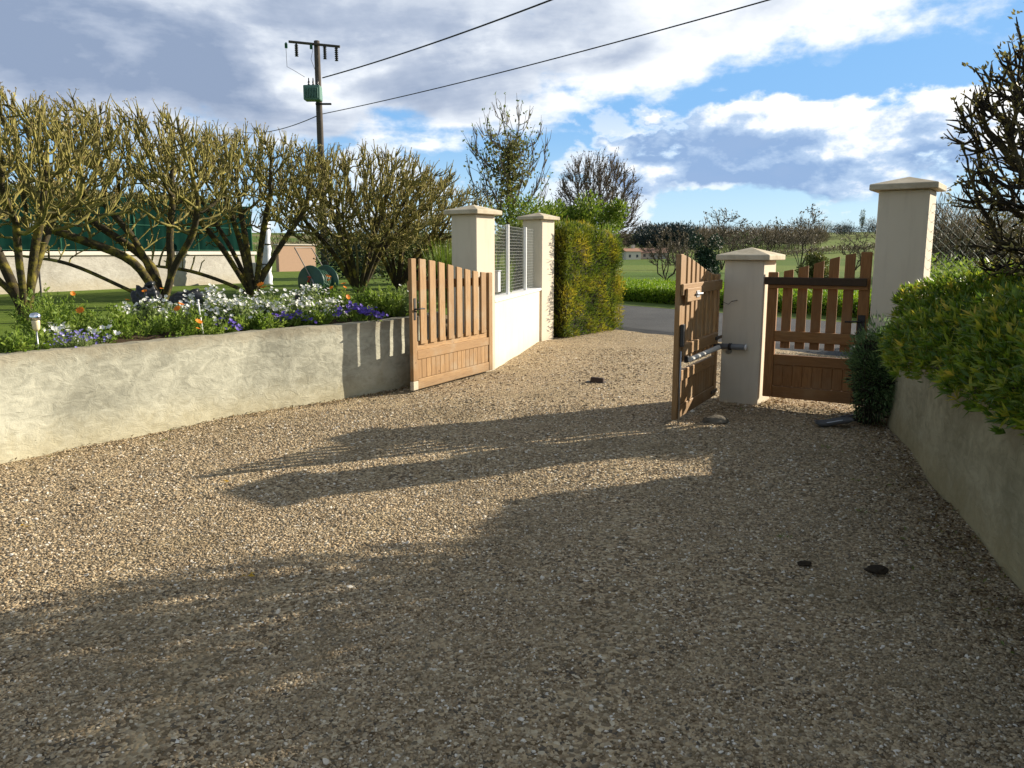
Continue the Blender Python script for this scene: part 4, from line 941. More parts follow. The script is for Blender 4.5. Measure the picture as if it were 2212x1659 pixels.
def white_pole():
    b = at(578, 600, 20.5); b.z = GZ; t = empty('wrapped_pole', b); tag(t, 'white wrapped pole standing on the lawn at the end of the fence', 'pole')
    lathe('pole', [(.13, 0), (.11, .05)] + [(.115 + .02 * math.sin(i * 2.3), .05 + i * .14) for i in range(1, 13)] + [(.06, 1.82)], plain('white_sheet', (.62, .64, .68), .6, .2, 9), t)
    box('footing', -.42, -.09, -.2, .2, 0, .55, plain('pale_block', (.50, .47, .42), .9), t, .02)
    for z in (.5, 1.0, 1.4): lathe('tie', [(.140, z), (.142, z + .012), (.140, z + .024)], IRON, t, 14)
white_pole()
def hose_reel():
    b = ground(672, 655, GZ); b = at(690, 645, 12.6); b.z = GZ; t = empty('hose_reel', b, R(-25)); tag(t, 'green hose reel cart with round side plates and metal handle', 'hose reel')
    GR = plain('green_plastic', (.018, .07, .045), .4, .25, 14, 0, .5); HO = plain('hose_rubber', (.025, .075, .04), .55, .3, 30)
    for y in (-.19, .17):
        d = lathe('side_plate', [(.24, -.012), (.255, 0), (.24, .012), (.07, .02), (.06, .03)], GR, t, 24); d.rotation_euler = (R(90), 0, 0); d.location = (0, y, .36)
    dr = tube('drum', [(0, -.17, .36), (0, .15, .36)], .085, GR, t, 16)
    pts = [(.16 * math.cos(i * .55) * (1 + .12 * (i % 11) / 11), -.155 + .30 * ((i / 80) % 1), .36 + .16 * math.sin(i * .55) * (1 + .12 * (i % 11) / 11)) for i in range(81)]
    tube('hose', pts, .017, HO, t, 6)
    hd = [(-.14, -.225, .02), (.05, -.225, .40), (-.26, -.225, .88), (-.28, .205, .88), (.05, .205, .40), (-.14, .205, .02)]
    tube('handle_frame', hd, .010, plain('dull_tube', (.22, .20, .17), .6), t, 8)
    tube('leg', [(.05, -.225, .40), (.26, -.225, .0)], .011, STEEL, t, 8); tube('leg', [(.05, .205, .40), (.26, .205, .0)], .011, STEEL, t, 8)
    tube('crank', [(0, -.205, .36), (0, -.27, .36), (.06, -.27, .44), (.06, -.33, .44)], .012, plain('red_plastic', (.45, .05, .03), .4), t, 8)
    for y in (-.20, .18):
        wd = lathe('wheel', [(.02, -.02), (.095, -.02), (.105, -.01), (.105, .01), (.095, .02), (.02, .02)], BLACKP, t, 18); wd.rotation_euler = (R(90), 0, 0); wd.location = (-.15, y - (.075 if y < 0 else -.075), .105)
    tube('tap_connector', [(.0, -.215, .30), (-.02, -.26, .24)], .018, plain('blue_plastic', (.03, .10, .40), .4), t, 8)
hose_reel()

# back wall with green screen fence and dark hedge
def back_boundary():
    A_ = np.array((-12.6, 10.4)); B_ = np.array((-6.95, 21.9)); d = unit(B_ - A_); L = np.linalg.norm(B_ - A_); rz = math.atan2(d[1], d[0])
    t = empty('garden_wall', (A_[0], A_[1], GZ), rz); tag(t, 'long low cream wall at the back of the lawn', 'wall')
    BW = roughcast('pale_plaster', (.30, .28, .24), (.43, .41, .36), (.28, .25, .2))
    box('wall_body', 0, L, 0, .2, -.2, .74, BW, t, .01); box('coping', -.03, L + .03, -.05, .25, .742, .83, plain('pale_coping', (.55, .51, .44), .85), t, .01)
    f = empty('screen_fence', (A_[0], A_[1], GZ + .832), rz); tag(f, 'dark green screen fence standing on the long cream garden wall', 'fence')
    SCR = leafmat('green_screen', [(0, (.003, .020, .015)), (1, (.005, .028, .021))], .2, .95, .03); POST = plain('green_post', (.03, .13, .08), .5)
    n = 7; w = L / n
    for i in range(n):
        xs = np.linspace(i * w + .025, (i + 1) * w - .025, 22); V = []; F = []
        for j, x in enumerate(xs):
            for m, z in enumerate(np.linspace(.02, 1.18, 6)): V.append((x, .10 + .02 * math.sin(x * 19 + z * 2 + i), z))
        for j in range(21):
            for m in range(5): F.append((j * 6 + m, j * 6 + 6 + m, j * 6 + 7 + m, j * 6 + m + 1))
        link('screen_panel', npmesh('screen_panel', V, F, np.random.default_rng(i).random(len(V))), SCR, f)
    for i in range(n + 1): lathe('post', [(.024, 0), (.024, 1.25), (.012, 1.27)], POST, f, 8, loc=(i * w, .10, 0))
    for z in (.03, .6, 1.19): tube('wire', [(0, .075, z), (L, .075, z)], .004, POST, f, 5)
    h = empty('fence_hedge', (A_[0] - .15, A_[1], GZ), rz); tag(h, 'dark green hedge showing over the top of the screen fence', 'hedge')
    rng = np.random.default_rng(81); noisy_core('inner_twigs', .15, L - .15, .95, 1.75, 0, 1.98, CORE, h)
    P, N = box_shell(rng, 15000, 0, L, .75, 1.95, 1.0, 2.16, .2, ('y0', 'z1', 'x1')); P = lump(P, N, .14, 1.5); D = unit(N * .5 + np.array([0, 0, .6]) + rdir(rng, len(P)) * .6)
    V, F, r = leaf_arrays(P, D, rdir(rng, len(P)), .09 + .08 * rng.random(len(P)), .04, rng); link('foliage', npmesh('foliage', V, F, r), IVY, h)
    s = empty('garden_wall', (-9.6, 34.5, GZ), R(50)); tag(s, 'short salmon coloured wall far behind the white wrapped pole', 'wall')
    box('wall_body', -.4, 1.5, 0, .2, -.2, 1.1, plain('salmon_render', (.42, .27, .18), .9), s, .01); box('coping', -.45, 1.55, -.05, .25, 1.102, 1.16, plain('pale_coping_two', (.55, .48, .4), .85), s, .01)
    # dark trees behind the screen fence, top just above it
    rng = np.random.default_rng(82)
back_boundary()

# chain link fence right of the tall pillar
def chain_link():
    p0 = cR + PA * .21; ang = math.atan2(-.30, .95); L = 3.2
    f = empty('chain_link_fence', (p0[0], p0[1], .0), ang); tag(f, 'chain link fence running right from the tall shaded pillar', 'fence')
    z0, z1 = .55, 1.98; P0 = []; P1 = []; st_ = .085
    n = int((L + (z1 - z0)) / st_) + 1
    for i in range(n):
        for s in (1, -1):
            a = i * st_ - ((z1 - z0) if s > 0 else 0)
            xa, xb = a, a + s * (z1 - z0); za, zb = z0, z1
            def cl(x, xo, zo, x2, z2):
                return zo + (z2 - zo) * (x - xo) / (x2 - xo)
            qa, qb = (xa, za), (xb, zb)
            lo, hi = (qa, qb) if qa[0] < qb[0] else (qb, qa)
            if hi[0] <= 0 or lo[0] >= L: continue
            if lo[0] < 0: lo = (0, cl(0, lo[0], lo[1], hi[0], hi[1]))
            if hi[0] > L: hi = (L, cl(L, lo[0], lo[1], hi[0], hi[1]))
            P0.append((lo[0], .004 * s, lo[1])); P1.append((hi[0], .004 * s, hi[1]))
    V, F = tube_arrays(P0, P1, .0013, .0013, 4); MESHG = plain('green_coated_wire', (.09, .15, .12), .6)
    link('wire_mesh', npmesh('wire_mesh', V, F), MESHG, f)
    for z in (z0, 1.25, z1): tube('line_wire', [(0, 0, z), (L, 0, z)], .003, MESHG, f, 5)
    lathe('post', [(.024, 0), (.024, 2.04), (.01, 2.06)], MESHG, f, 10, loc=(L - .02, 0, 0))
chain_link()

# ------------------------------------------------------------------ small things on the gravel
def stone(name, u, v, sx, sy, sz, label, cat, mat, seed, z=0.0, flat=.6):
    b = ground(u, v, 0); t = bmesh.new(); bmesh.ops.create_icosphere(t, subdivisions=3, radius=1)
    for q in t.verts:
        c = q.co.copy(); n = mnoise.noise(c * 1.3 + Vector((seed, 3, 1))) * .35 + mnoise.noise(c * 4 + Vector((seed, 0, 0))) * .1
        q.co = Vector((c.x * sx * (1 + n), c.y * sy * (1 + n), max(-flat, c.z) * sz * (1 + n)))
    o = bmobj(name, t, mat); o.location = (b.x, b.y, sz * flat * .8 + z); tag(o, label, cat); return o
STONE = groundmat('mossy_stone', [(.3, (.07, .06, .045)), (.6, (.17, .15, .115)), (.8, (.26, .24, .19))], 9, 40)
stone('stone', 1546, 916, .125, .075, .055, 'rough brown stone on the gravel in front of the open gate edge', 'stone', STONE, 2)
def gate_stop_plate():
    b = ground(1290, 828, 0); t = empty('ground_stop', (b.x, b.y, .0), R(-20)); tag(t, 'small dark metal gate stop on the sunlit gravel', 'gate stop')
    bm = bmesh.new(); vv = [bm.verts.new(p) for p in ((-.085, -.05, .0), (.085, -.05, .0), (.085, .05, .0), (-.085, .05, .0), (-.075, -.02, .075), (.08, -.02, .065), (.08, .04, .065), (-.075, .04, .075))]
    for q in ((0, 3, 2, 1), (4, 5, 6, 7), (0, 1, 5, 4), (1, 2, 6, 5), (2, 3, 7, 6), (3, 0, 4, 7)): bm.faces.new([vv[i] for i in q])
    bmesh.ops.bevel(bm, geom=list(bm.edges), offset=.006, segments=1, affect='EDGES'); bmobj('wedge', bm, plain('rusty_iron', (.06, .038, .025), .8, .4, 30), t); box('base_plate', -.14, .10, -.06, .06, .005, .018, IRON, t, .003)
gate_stop_plate()
def tray():
    b = ground(1800, 925, 0); t = empty('grey_tray', (b.x, b.y, .02), R(-15)); t.scale = (.72, .8, .7); tag(t, 'bent grey plastic tray lying on the gravel by the little gate', 'tray')
    n, m = 18, 8; V = []; F = []
    for i in range(n):
        for j in range(m):
            x = -.22 + .44 * i / (n - 1); y = -.09 + .18 * j / (m - 1); e = max(abs(x) / .22, abs(y) / .09); V.append((x, y, .05 * max(0, e - .7) / .3 + .03 * math.sin(x * 9) + .03))
    for i in range(n - 1):
        for j in range(m - 1): F.append((i * m + j, (i + 1) * m + j, (i + 1) * m + j + 1, i * m + j + 1))
    o = link('pan', npmesh('pan', V, F, None, True), plain('dull_dark_plastic', (.10, .10, .098), .5), t); s = o.modifiers.new('thickness', 'SOLIDIFY'); s.thickness = .008
    tube('rim', [(V[i * m][0], V[i * m][1], V[i * m][2]) for i in range(5, 13)], .007, plain('pale_rim', (.45, .47, .50), .3), t, 6)
    stone('rag', 1838, 908, .10, .07, .035, 'dark crumpled rag lying beside the grey tray', 'rag', BLACKP, 9)
tray()
DIRT = groundmat('damp_dirt', [(.3, (.018, .014, .010)), (.7, (.06, .045, .03))], 8, 60)
stone('dirt_clod', 1893, 1238, .055, .035, .018, 'dark clod of dirt on the shaded gravel near the right wall', 'dirt', DIRT, 4, .01)
stone('dirt_clod', 1738, 1224, .035, .022, .013, 'smaller dark clod of dirt on the shaded gravel', 'dirt', DIRT, 6, .01)
YL = leafmat('fallen_petal', [(0, (.50, .30, .03)), (1, (.60, .40, .06))], .2)
for i, (u, v, lab) in enumerate(((494, 1052, 'small yellow petal on the sunlit gravel'), (537, 1263, 'yellow petal on the shaded gravel in the lower left'), (60, 1150, 'tan leaf scrap on the gravel below the long plastered wall'))):
    b = ground(u, v, 0); rng = np.random.default_rng(i); n = 3
    V, F, r = leaf_arrays(np.zeros((n, 3)) + rng.normal(size=(n, 3)) * .006, unit(rng.normal(size=(n, 3)) * np.array([1, 1, .3])), np.tile([0, 0, 1.], (n, 1)) + rng.normal(size=(n, 3)) * .2, .035, .022, rng, .2)
    o = link('fallen_petal', npmesh('fallen_petal', V, F, r), YL); o.location = (b.x, b.y, drive_z(b.x, b.y) + .02); tag(o, lab, 'petal')

def make_litter():
    rng = np.random.default_rng(15); n = 1500; pts = []
    W = WALL_R[4:60]; ix = rng.integers(0, len(W), n); off = -np.abs(rng.normal(size=n)) * .22 - .02; tt = unit(np.gradient(WALL_R, axis=0))[4:60]; nn = np.stack([-tt[:, 1], tt[:, 0]], 1)
    P = W[ix] + nn[ix] * off[:, None] + tt[ix] * (rng.random(n)[:, None] - .5) * .2
    m = 500; g0 = np.array((2.5, 8.0)); Q = g0 + PA * (rng.random(m)[:, None] * 1.05) + PN * (rng.normal(size=m)[:, None] * .13 - .02); W2 = WALL_L[10:110]; j = rng.integers(0, len(W2), 700); t2 = unit(np.gradient(WALL_L, axis=0))[10:110]; n2 = np.stack([t2[:, 1], -t2[:, 0]], 1); Q2 = W2[j] + n2[j] * (np.abs(rng.normal(size=700)) * .10 + .01)[:, None]
    P = np.concatenate([P, Q, Q2]); n = len(P)
    V3 = np.array([(x, y, drive_z(x, y) + .008 + .008 * rng.random()) for x, y in P]); D = unit(rng.normal(size=(n, 3)) * np.array([1, 1, .25]))
    V, F, r = leaf_arrays(V3, D, np.tile([0, 0, 1.], (n, 1)) + rng.normal(size=(n, 3)) * .35, .018 + .025 * rng.random(n), .012, rng, .3)
    o = link('leaf_litter', npmesh('leaf_litter', V, F, r), leafmat('dead_leaves', [(0, (.06, .035, .018)), (.5, (.16, .10, .045)), (.85, (.30, .20, .08)), (1, (.12, .16, .03))], .2)); tag(o, 'dry brown leaf litter along the wall feet and under the small gate', 'leaves', kind='stuff')
    # little weeds in the gravel
    A = [(2.1, 4.6), (2.35, 5.3), (2.25, 7.75), (-2.9, 6.5), (1.5, 4.2), (2.5, 6.2)]; parts = []
    for x, y in A:
        k = 12; a = rng.random(k) * 6.28; p = np.stack([x + np.cos(a) * .035 * rng.random(k), y + np.sin(a) * .035 * rng.random(k), np.full(k, drive_z(x, y) + .004)], 1)
        parts.append(leaf_arrays(p, unit(np.stack([np.cos(a), np.sin(a), .5 + rng.random(k)], 1)), rdir(rng, k), .014 + .018 * rng.random(k), .006, rng))
    V, F, r = join_leaf(parts); o = link('weeds', npmesh('weeds', V, F, r), G_FOL); tag(o, 'tiny green weeds scattered in the gravel', 'weeds', kind='stuff')
make_litter()

# ------------------------------------------------------------------ pole and cables
def power_pole():
    Y = 38.0; top = at(684, 88, Y); x = top.x; H = top.z
    t = empty('utility_pole', (x, Y, 0)); tag(t, 'wooden utility pole with crossarm and green transformer behind the pruned trees', 'utility pole')
    PW = plain('pole_wood', (.075, .062, .05), .9, .35, 6); GT = plain('transformer_green', (.10, .19, .15), .5, .15, 4); INS = plain('insulator', (.03, .028, .03), .35, .2, 20); GG = plain('glass_insulator', (.06, .22, .17), .2, .2, 20)
    lathe('shaft', [(.19, 0), (.13, H - .02), (.10, H)], PW, t, 12)
    def P(u, v): q = at(u, v, Y); return (q.x - x, 0.0, q.z)
    a = P(626, 92); b = P(736, 103)
    ca = tube('crossarm', [(a[0], -.17, a[2]), (b[0], -.17, b[2])], .06, PW, t, 6, False)
    def insul(u, v0, v1, mat, r=.09):
        p0 = P(u, v0); p1 = P(u, v1); z0, z1 = p0[2], p1[2]; n = 7
        prof = [(.03, z1)]
        for i in range(n): z = z1 + (z0 - z1) * (i + .5) / n; prof += [(r, z - .03), (r * .4, z + .04)]
        prof.append((.03, z0)); lathe('insulator', prof, mat, t, 10, loc=(p0[0], -.17, 0))
    insul(642, 97, 124, INS); insul(703, 101, 130, INS); insul(728, 104, 134, INS); insul(620, 95, 105, GG, .07); insul(674, 98, 107, GG, .07)
    # transformer
    c0 = P(663, 190); c1 = P(702, 222); w = c1[0] - c0[0]
    tr = box('transformer', c0[0], c1[0] - .05, -.72, -.2, c1[2], c0[2], GT, t, .03)
    for i in range(9): box('fin', c0[0] + .06 + i * (w - .15) / 9, c0[0] + .09 + i * (w - .15) / 9, -.79, -.72, c1[2] + .08, c0[2] - .12, GT, tr, .006)
    for i in range(3): lathe('bushing', [(.03, 0), (.06, .06), (.03, .1), (.055, .16), (.03, .2), (.02, .34)], INS, tr, 8, loc=(c0[0] + .2 + i * (w - .4) / 2, -.45, c0[2] + .002))
    box('bracket', -.12, .75 * w, -.2, -.10, c1[2] - .12, c1[2] - .04, IRON, t, .01)
    j0 = P(620, 106); j1 = P(663, 168)
    tube('jumper_wire', [(j0[0], -.17, j0[2]), (j0[0] + .02, -.2, j0[2] - .8), (j0[0] + .35, -.3, j1[2] + .25), (j1[0], -.4, j1[2] - .05)], .010, INS, t, 5)
    tube('jumper_wire', [(P(674, 0)[0], -.17, P(0, 108)[2]), (P(674, 0)[0] - .1, -.2, P(0, 130)[2]), (P(680, 0)[0], -.3, P(0, 160)[2])], .010, INS, t, 5)
    CB = plain('black_cable', (.025, .025, .028), .6)
    def cable(p0, p1, sag, r, label):
        p0 = Vector(p0); p1 = Vector(p1); n = 40; pts = []
        for i in range(n + 1): s = i / n; q = p0.lerp(p1, s); q.z -= 4 * sag * s * (1 - s); pts.append(q - p0)
        o = tube('power_cable', pts, r, CB, None, 7); o.location = p0; tag(o, label, 'cable', 'cables on the utility pole')
    # next pole stands out of view to the right; cables must pass through two sighted points
    def far_end(u0, v0, u1, v1, hend):
        p0 = at(u0, v0, Y - .1); d = Vector(ray(u1, v1)); k = (hend - CAMH) / d.z; q = Vector((d.x * k, d.y * k, hend)); return p0, q
    p0, q = far_end(697, 168, 1190, 0, 8.95); dv = q - p0; p1 = p0 + dv * 1.9; p1.z = p0.z
    s = 1 / 1.9; sag = (p0.z - q.z) / (4 * s * (1 - s)); cable(p0, p1, sag, .027, 'thick upper cable rising from the pole to the top edge')
    p0, q = far_end(697, 246, 1660, 0, 7.5); dv = q - p0; p1 = p0 + dv * 1.5; p1.z = p0.z
    s = 1 / 1.5; sag = (p0.z - q.z) / (4 * s * (1 - s)); cable(p0, p1, sag, .018, 'thin lower cable crossing the sky towards the upper right')
    p0 = at(690, 248, Y - .1); q = at(600, 263, 48.0); cable(p0, p0 + (q - p0) * 3, .5, .022, 'short cable leaving the pole to the left above the trees')
power_pole()

# ------------------------------------------------------------------ far land: houses, woods, single trees
def house(u, v, Y, w, d, h, roof, label, wallc, roofc, rz=0.0):
    b = at(u, v, Y); z = hz(b.x, Y); t = empty('farmhouse', (b.x, Y, z), rz); tag(t, label, 'house', 'far farm houses')
    wm = plain('house_render', wallc, .9, .08, 1.5); rm = plain('roof_tiles', roofc, .9, .2, 3)
    box('wall', -w / 2, w / 2, -d / 2, d / 2, -1, h, wm, t, .02)
    bm = bmesh.new(); e = .4
    v_ = [bm.verts.new(p) for p in ((-w / 2 - e, -d / 2 - e, h + .02), (w / 2 + e, -d / 2 - e, h + .02), (w / 2 + e, d / 2 + e, h + .02), (-w / 2 - e, d / 2 + e, h + .02), (-w / 2 - e, 0, h + roof), (w / 2 + e, 0, h + roof))]
    for q in ((0, 1, 5, 4), (2, 3, 4, 5), (1, 2, 5), (3, 0, 4), (3, 2, 1, 0)): bm.faces.new([v_[i] for i in q])
    rf = bmobj('roof', bm, rm, t); box('chimney', w * .2, w * .2 + .8, -.4, .4, h + roof * .6, h + roof + .9, wm, rf, .02)
    DKW = plain('window_dark', (.05, .055, .06), .3)
    for i in range(max(2, int(w / 4))):
        xx = -w / 2 + w * (i + .5) / max(2, int(w / 4)); box('window', xx - .35, xx + .35, -d / 2 - .03, -d / 2 + .02, .6, 1.4, DKW, t, .01)
house(1358, 562, 235, 5.0, 5, 2.3, 1.0, 'small far house with pale gable end in the sun', (.62, .54, .44), (.30, .16, .10), R(25))
house(1408, 561, 240, 9, 6, 1.7, 1.5, 'long low far farmhouse with brown roof', (.34, .31, .27), (.26, .15, .10), R(-8))

def far_mass(name, label, cat, mat, centres, n, ll, seed, kind='stuff', spike=0.0, asp=.4):
    """a wood that reads as one mass: crowns of many small faces, trunks below"""
    rng = np.random.default_rng(seed); parts = []; T0 = []; T1 = []
    for (x, y, w, h) in centres:
        z = hz(x, y); d = rdir(rng, n); q = rng.random(n) ** .45
        P = np.array([x, y, z + h * .56]) + d * q[:, None] * np.array([w / 2, w / 2, h * .46])
        if spike: P[:, :2] = np.array([x, y]) + (P[:, :2] - np.array([x, y])) * np.clip(1.15 - (P[:, 2:3] - z) / h, .08, 1) * 1.5
        D = unit(d * .6 + rdir(rng, n) * .6 + np.array([0, 0, .8])); parts.append(leaf_arrays(P, D, rdir(rng, n), ll * h * (.5 + rng.random(n)), ll * h * asp * (.5 + rng.random(n)), rng))
        T0.append((x, y, z - .5)); T1.append((x, y, z + h * .75))
        for _ in range(6):
            a = rng.random() * 6.28; T0.append((x, y, z + h * (.2 + .2 * rng.random()))); T1.append((x + math.cos(a) * w * .35, y + math.sin(a) * w * .35, z + h * (.6 + .35 * rng.random())))
    V, F, r = join_leaf(parts); V2, F2 = tube_arrays(T0, T1, .012 * centres[0][3], .004 * centres[0][3], 5)
    if kind == 'stuff':
        o = link(name, npmesh(name, V, F, r), mat); tag(o, label, cat, kind='stuff'); tr = link('trunks', npmesh('trunks', V2, F2), CORE, o)
        return o
    x, y, w, h = centres[0]; b = np.array([x, y, hz(x, y)]); t = empty(name, tuple(b)); tag(t, label, cat)
    link('crown', npmesh('crown', V - b, F, r), mat, t); link('trunk', npmesh('trunk', V2 - b, F2), CORE, t); return t
def far_land():
    rng = np.random.default_rng(91)
    def spot(u, Y): q = at(u, 545, Y); return q.x
    far_mass('far_wood', 'dark blue green conifer wood on the hill behind the far houses', 'wood', CONIFER, [(spot(u, Y), Y, 8 + 4 * rng.random(), 7.0 + 4 * rng.random()) for u, Y in zip(rng.uniform(1378, 1480, 70), rng.uniform(290, 325, 70))], 330, .09, 1, spike=0)
    far_mass('far_wood', 'brown bare wood on the hill across the middle distance', 'wood', FARBROWN, [(spot(u, Y), Y, 8 + 6 * rng.random(), 4.5 + 5.5 * rng.random() ** 1.3) for u, Y in zip(rng.uniform(1478, 1780, 180), rng.uniform(320, 420, 180))], 460, .12, 2, asp=.16)
    far_mass('far_wood', 'brown wood and scrub low on the slope left of the houses', 'wood', FARBROWN, [(spot(u, Y), Y, 10, 5 + 3 * rng.random()) for u, Y in zip(rng.uniform(1180, 1375, 60), rng.uniform(300, 340, 60))], 300, .11, 3, asp=.2)
    far_mass('far_wood', 'dark low wood on the right hillside below the ridge trees', 'wood', CONIFER, [(spot(u, Y), Y, 12, 5 + 3 * rng.random()) for u, Y in zip(rng.uniform(1800, 1905, 18), rng.uniform(480, 520, 18))], 260, .10, 4)
    far_mass('far_wood', 'grey brown scrub and trees seen through the chain link fence', 'wood', FARBROWN, [(spot(u, Y), Y, 5 + 2 * rng.random(), 3.0 + 2.2 * rng.random()) for u, Y in zip(rng.uniform(1985, 2330, 26), rng.uniform(40, 62, 26))], 900, .09, 5, asp=.10)
    far_mass('far_wood', 'trees and hedges closing the view on the far left', 'wood', FARBROWN, [(spot(u, Y), Y, 12, 5 + 4 * rng.random()) for u, Y in zip(rng.uniform(-150, 1010, 60), rng.uniform(150, 230, 60))], 220, .12, 6, asp=.2)
    # hedgerow lines between the fields on the right
    far_mass('field_hedgerow', 'thin dark hedgerow between the green fields on the right', 'hedge', FARBROWN, [(spot(u, 250 + (u - 1690) * .25), 250 + (u - 1690) * .25, 5, 1.6 + rng.random()) for u in np.linspace(1560, 1900, 60)], 45, .3, 7)
    # ridge trees, one by one
    ms = [FARBROWN, FARBROWN, FARGREEN, FARBROWN, FARGREEN]
    for i, u in enumerate((1735, 1752, 1768, 1782, 1796, 1812, 1826, 1872, 1884)):
        Y = 640 + rng.uniform(-15, 15); t = far_mass('ridge_tree', 'bare round tree in the row along the far ridge', 'tree', FARBROWN if i != 3 else FARGREEN, [(spot(u, Y), Y, 9 + 4 * rng.random(), 8 + 5 * rng.random())], 420, .10, 20 + i, 'thing', asp=.14)
        if i == 3: t['label'] = 'pale green rounded tree among the bare trees along the far ridge'
        else: t['label'] = 'bare round tree on the far ridge, ' + ('first', 'second', 'third', '', 'fourth', 'fifth', 'sixth', 'seventh', 'last')[i] + ' from the left'; t['group'] = 'bare ridge trees'
    far_mass('poplar_tree', 'tall narrow poplar standing above the far ridge trees', 'tree', FARGREEN, [(spot(1858, 640), 640, 4.5, 19)], 520, .05, 33, 'thing')
    far_mass('pine_tree', 'dark flat topped pine at the left end of the far ridge row', 'tree', CONIFER, [(spot(1722, 640), 640, 11, 11)], 260, .10, 34, 'thing')
    # single trees in the fields
    tw = plain('thin_twig', (.085, .068, .045), .9, .3, 8); bk = barkmat('field_bark', (.04, .032, .022), (.10, .08, .05))
    def small(u, Y, h, w, lab, seed, name='field_tree', n=420, budm=FARBROWN, bf=.5, low=.3):
        x = spot(u, Y); z = hz(x, Y); A = ellipsoid_pts(np.random.default_rng(seed), n, (x, Y, z + h * .58), (w / 2, w / 2, h * .42), .5)
        limbs = [[(x + math.cos(a) * w * .06, Y + math.sin(a) * w * .06, z + h * low * .5), (x + math.cos(a) * w * .16, Y + math.sin(a) * w * .16, z + h * low)] for a in np.linspace(.3, 6, 5)]
        bough_tree(name, lab, Vector((x, Y, z - .1)), limbs, A, seed, tip=.011 * Y / 45, ntw=2.2, twl=(.05 * h, .14 * h), bud=.03 * h, budm=budm, budfrac=bf, upw=.8, maxr=.05 * h * .5, step=.055 * h, dk=.085 * h, bark=bk, twig=tw, cat='tree')
    small(1440, 46, 2.9, 2.9, 'low brown bare bush in the field left of the open gate edge', 201, 'bare_bush', low=.15)
    small(1730, 75, 6.4, 4.8, 'sparse bare field tree seen above the small closed gate', 202)
    for i, (u, Y, h, w, lab) in enumerate(((1480, 60, 2.2, 3.0, 'brown scrub in the field behind the open gate edge'), (1600, 70, 3.4, 4.0, 'brown bush in the field directly above the short pillar'), (1850, 95, 4.5, 4.0, 'bare tree in the field touching the tall shaded pillar'))): small(u, Y, h, w, lab, 220 + i, 'bare_bush', n=300, low=.15, budm=FARGREEN if i % 2 else FARBROWN)
    small(1640, 110, 7.0, 7.0, 'bare brown tree above the short pillar', 206)
    small(1560, 95, 7.0, 6.0, 'bare brown tree just left of the short pillar in the distance', 207)
    rng = np.random.default_rng(95)
    for u, Y, w, h, lab in ((1527, 40, 1.3, 2.35, 'ivy clad evergreen bush just left of the short pillar'), (1772, 40, 1.2, 1.5, 'dark ivy covered stump behind the small closed gate')):
        x = spot(u, Y); z = hz(x, Y); t = empty('ivy_bush', (x, Y, z)); tag(t, lab, 'shrub'); parts = []
        for k in range(16):
            c = np.array([rng.normal() * w * .24, rng.normal() * w * .24, h * (.15 + .75 * rng.random())]); n = 260; d = rdir(rng, n); P = c + d * (rng.random(n) ** .5)[:, None] * w * .28
            parts.append(leaf_arrays(P, unit(d + rdir(rng, n) * .6), rdir(rng, n), .12, .08, rng))
        V, F, r = join_leaf(parts); link('foliage', npmesh('foliage', V, F, r), DARKLEAF if Y == 40 and u < 1600 else IVY, t); V, F = tube_arrays([(0, 0, -.1)], [(0, 0, h * .8)], .12, .05, 7); link('trunk', npmesh('trunk', V, F), CORE, t)
    # dark shrubs right behind the tall pillar
    for u, Y, rx, h, lab in ((2040, 12.5, .9, 1.25, 'dark green shrub right behind the chain link fence'), (2140, 11.5, 1.0, 1.2, 'dark green shrub behind the budding tree')):
        x = spot(u, Y); t = empty('dark_shrub', (x, Y, 0)); tag(t, lab, 'shrub'); leafy_blob(t, 'foliage', rng, (0, 0, h * .62), (rx, .8, h * .6), 5200, .075, G_FOL, .3)
        T = np.array([(rng.normal() * .4, rng.normal() * .3, .5 + rng.random() * .6) for _ in range(30)]); V, F = tube_arrays(T * np.array([.15, .15, 0]), T, .02, .008, 4); link('stems', npmesh('stems', V, F), CORE, t)
far_land()

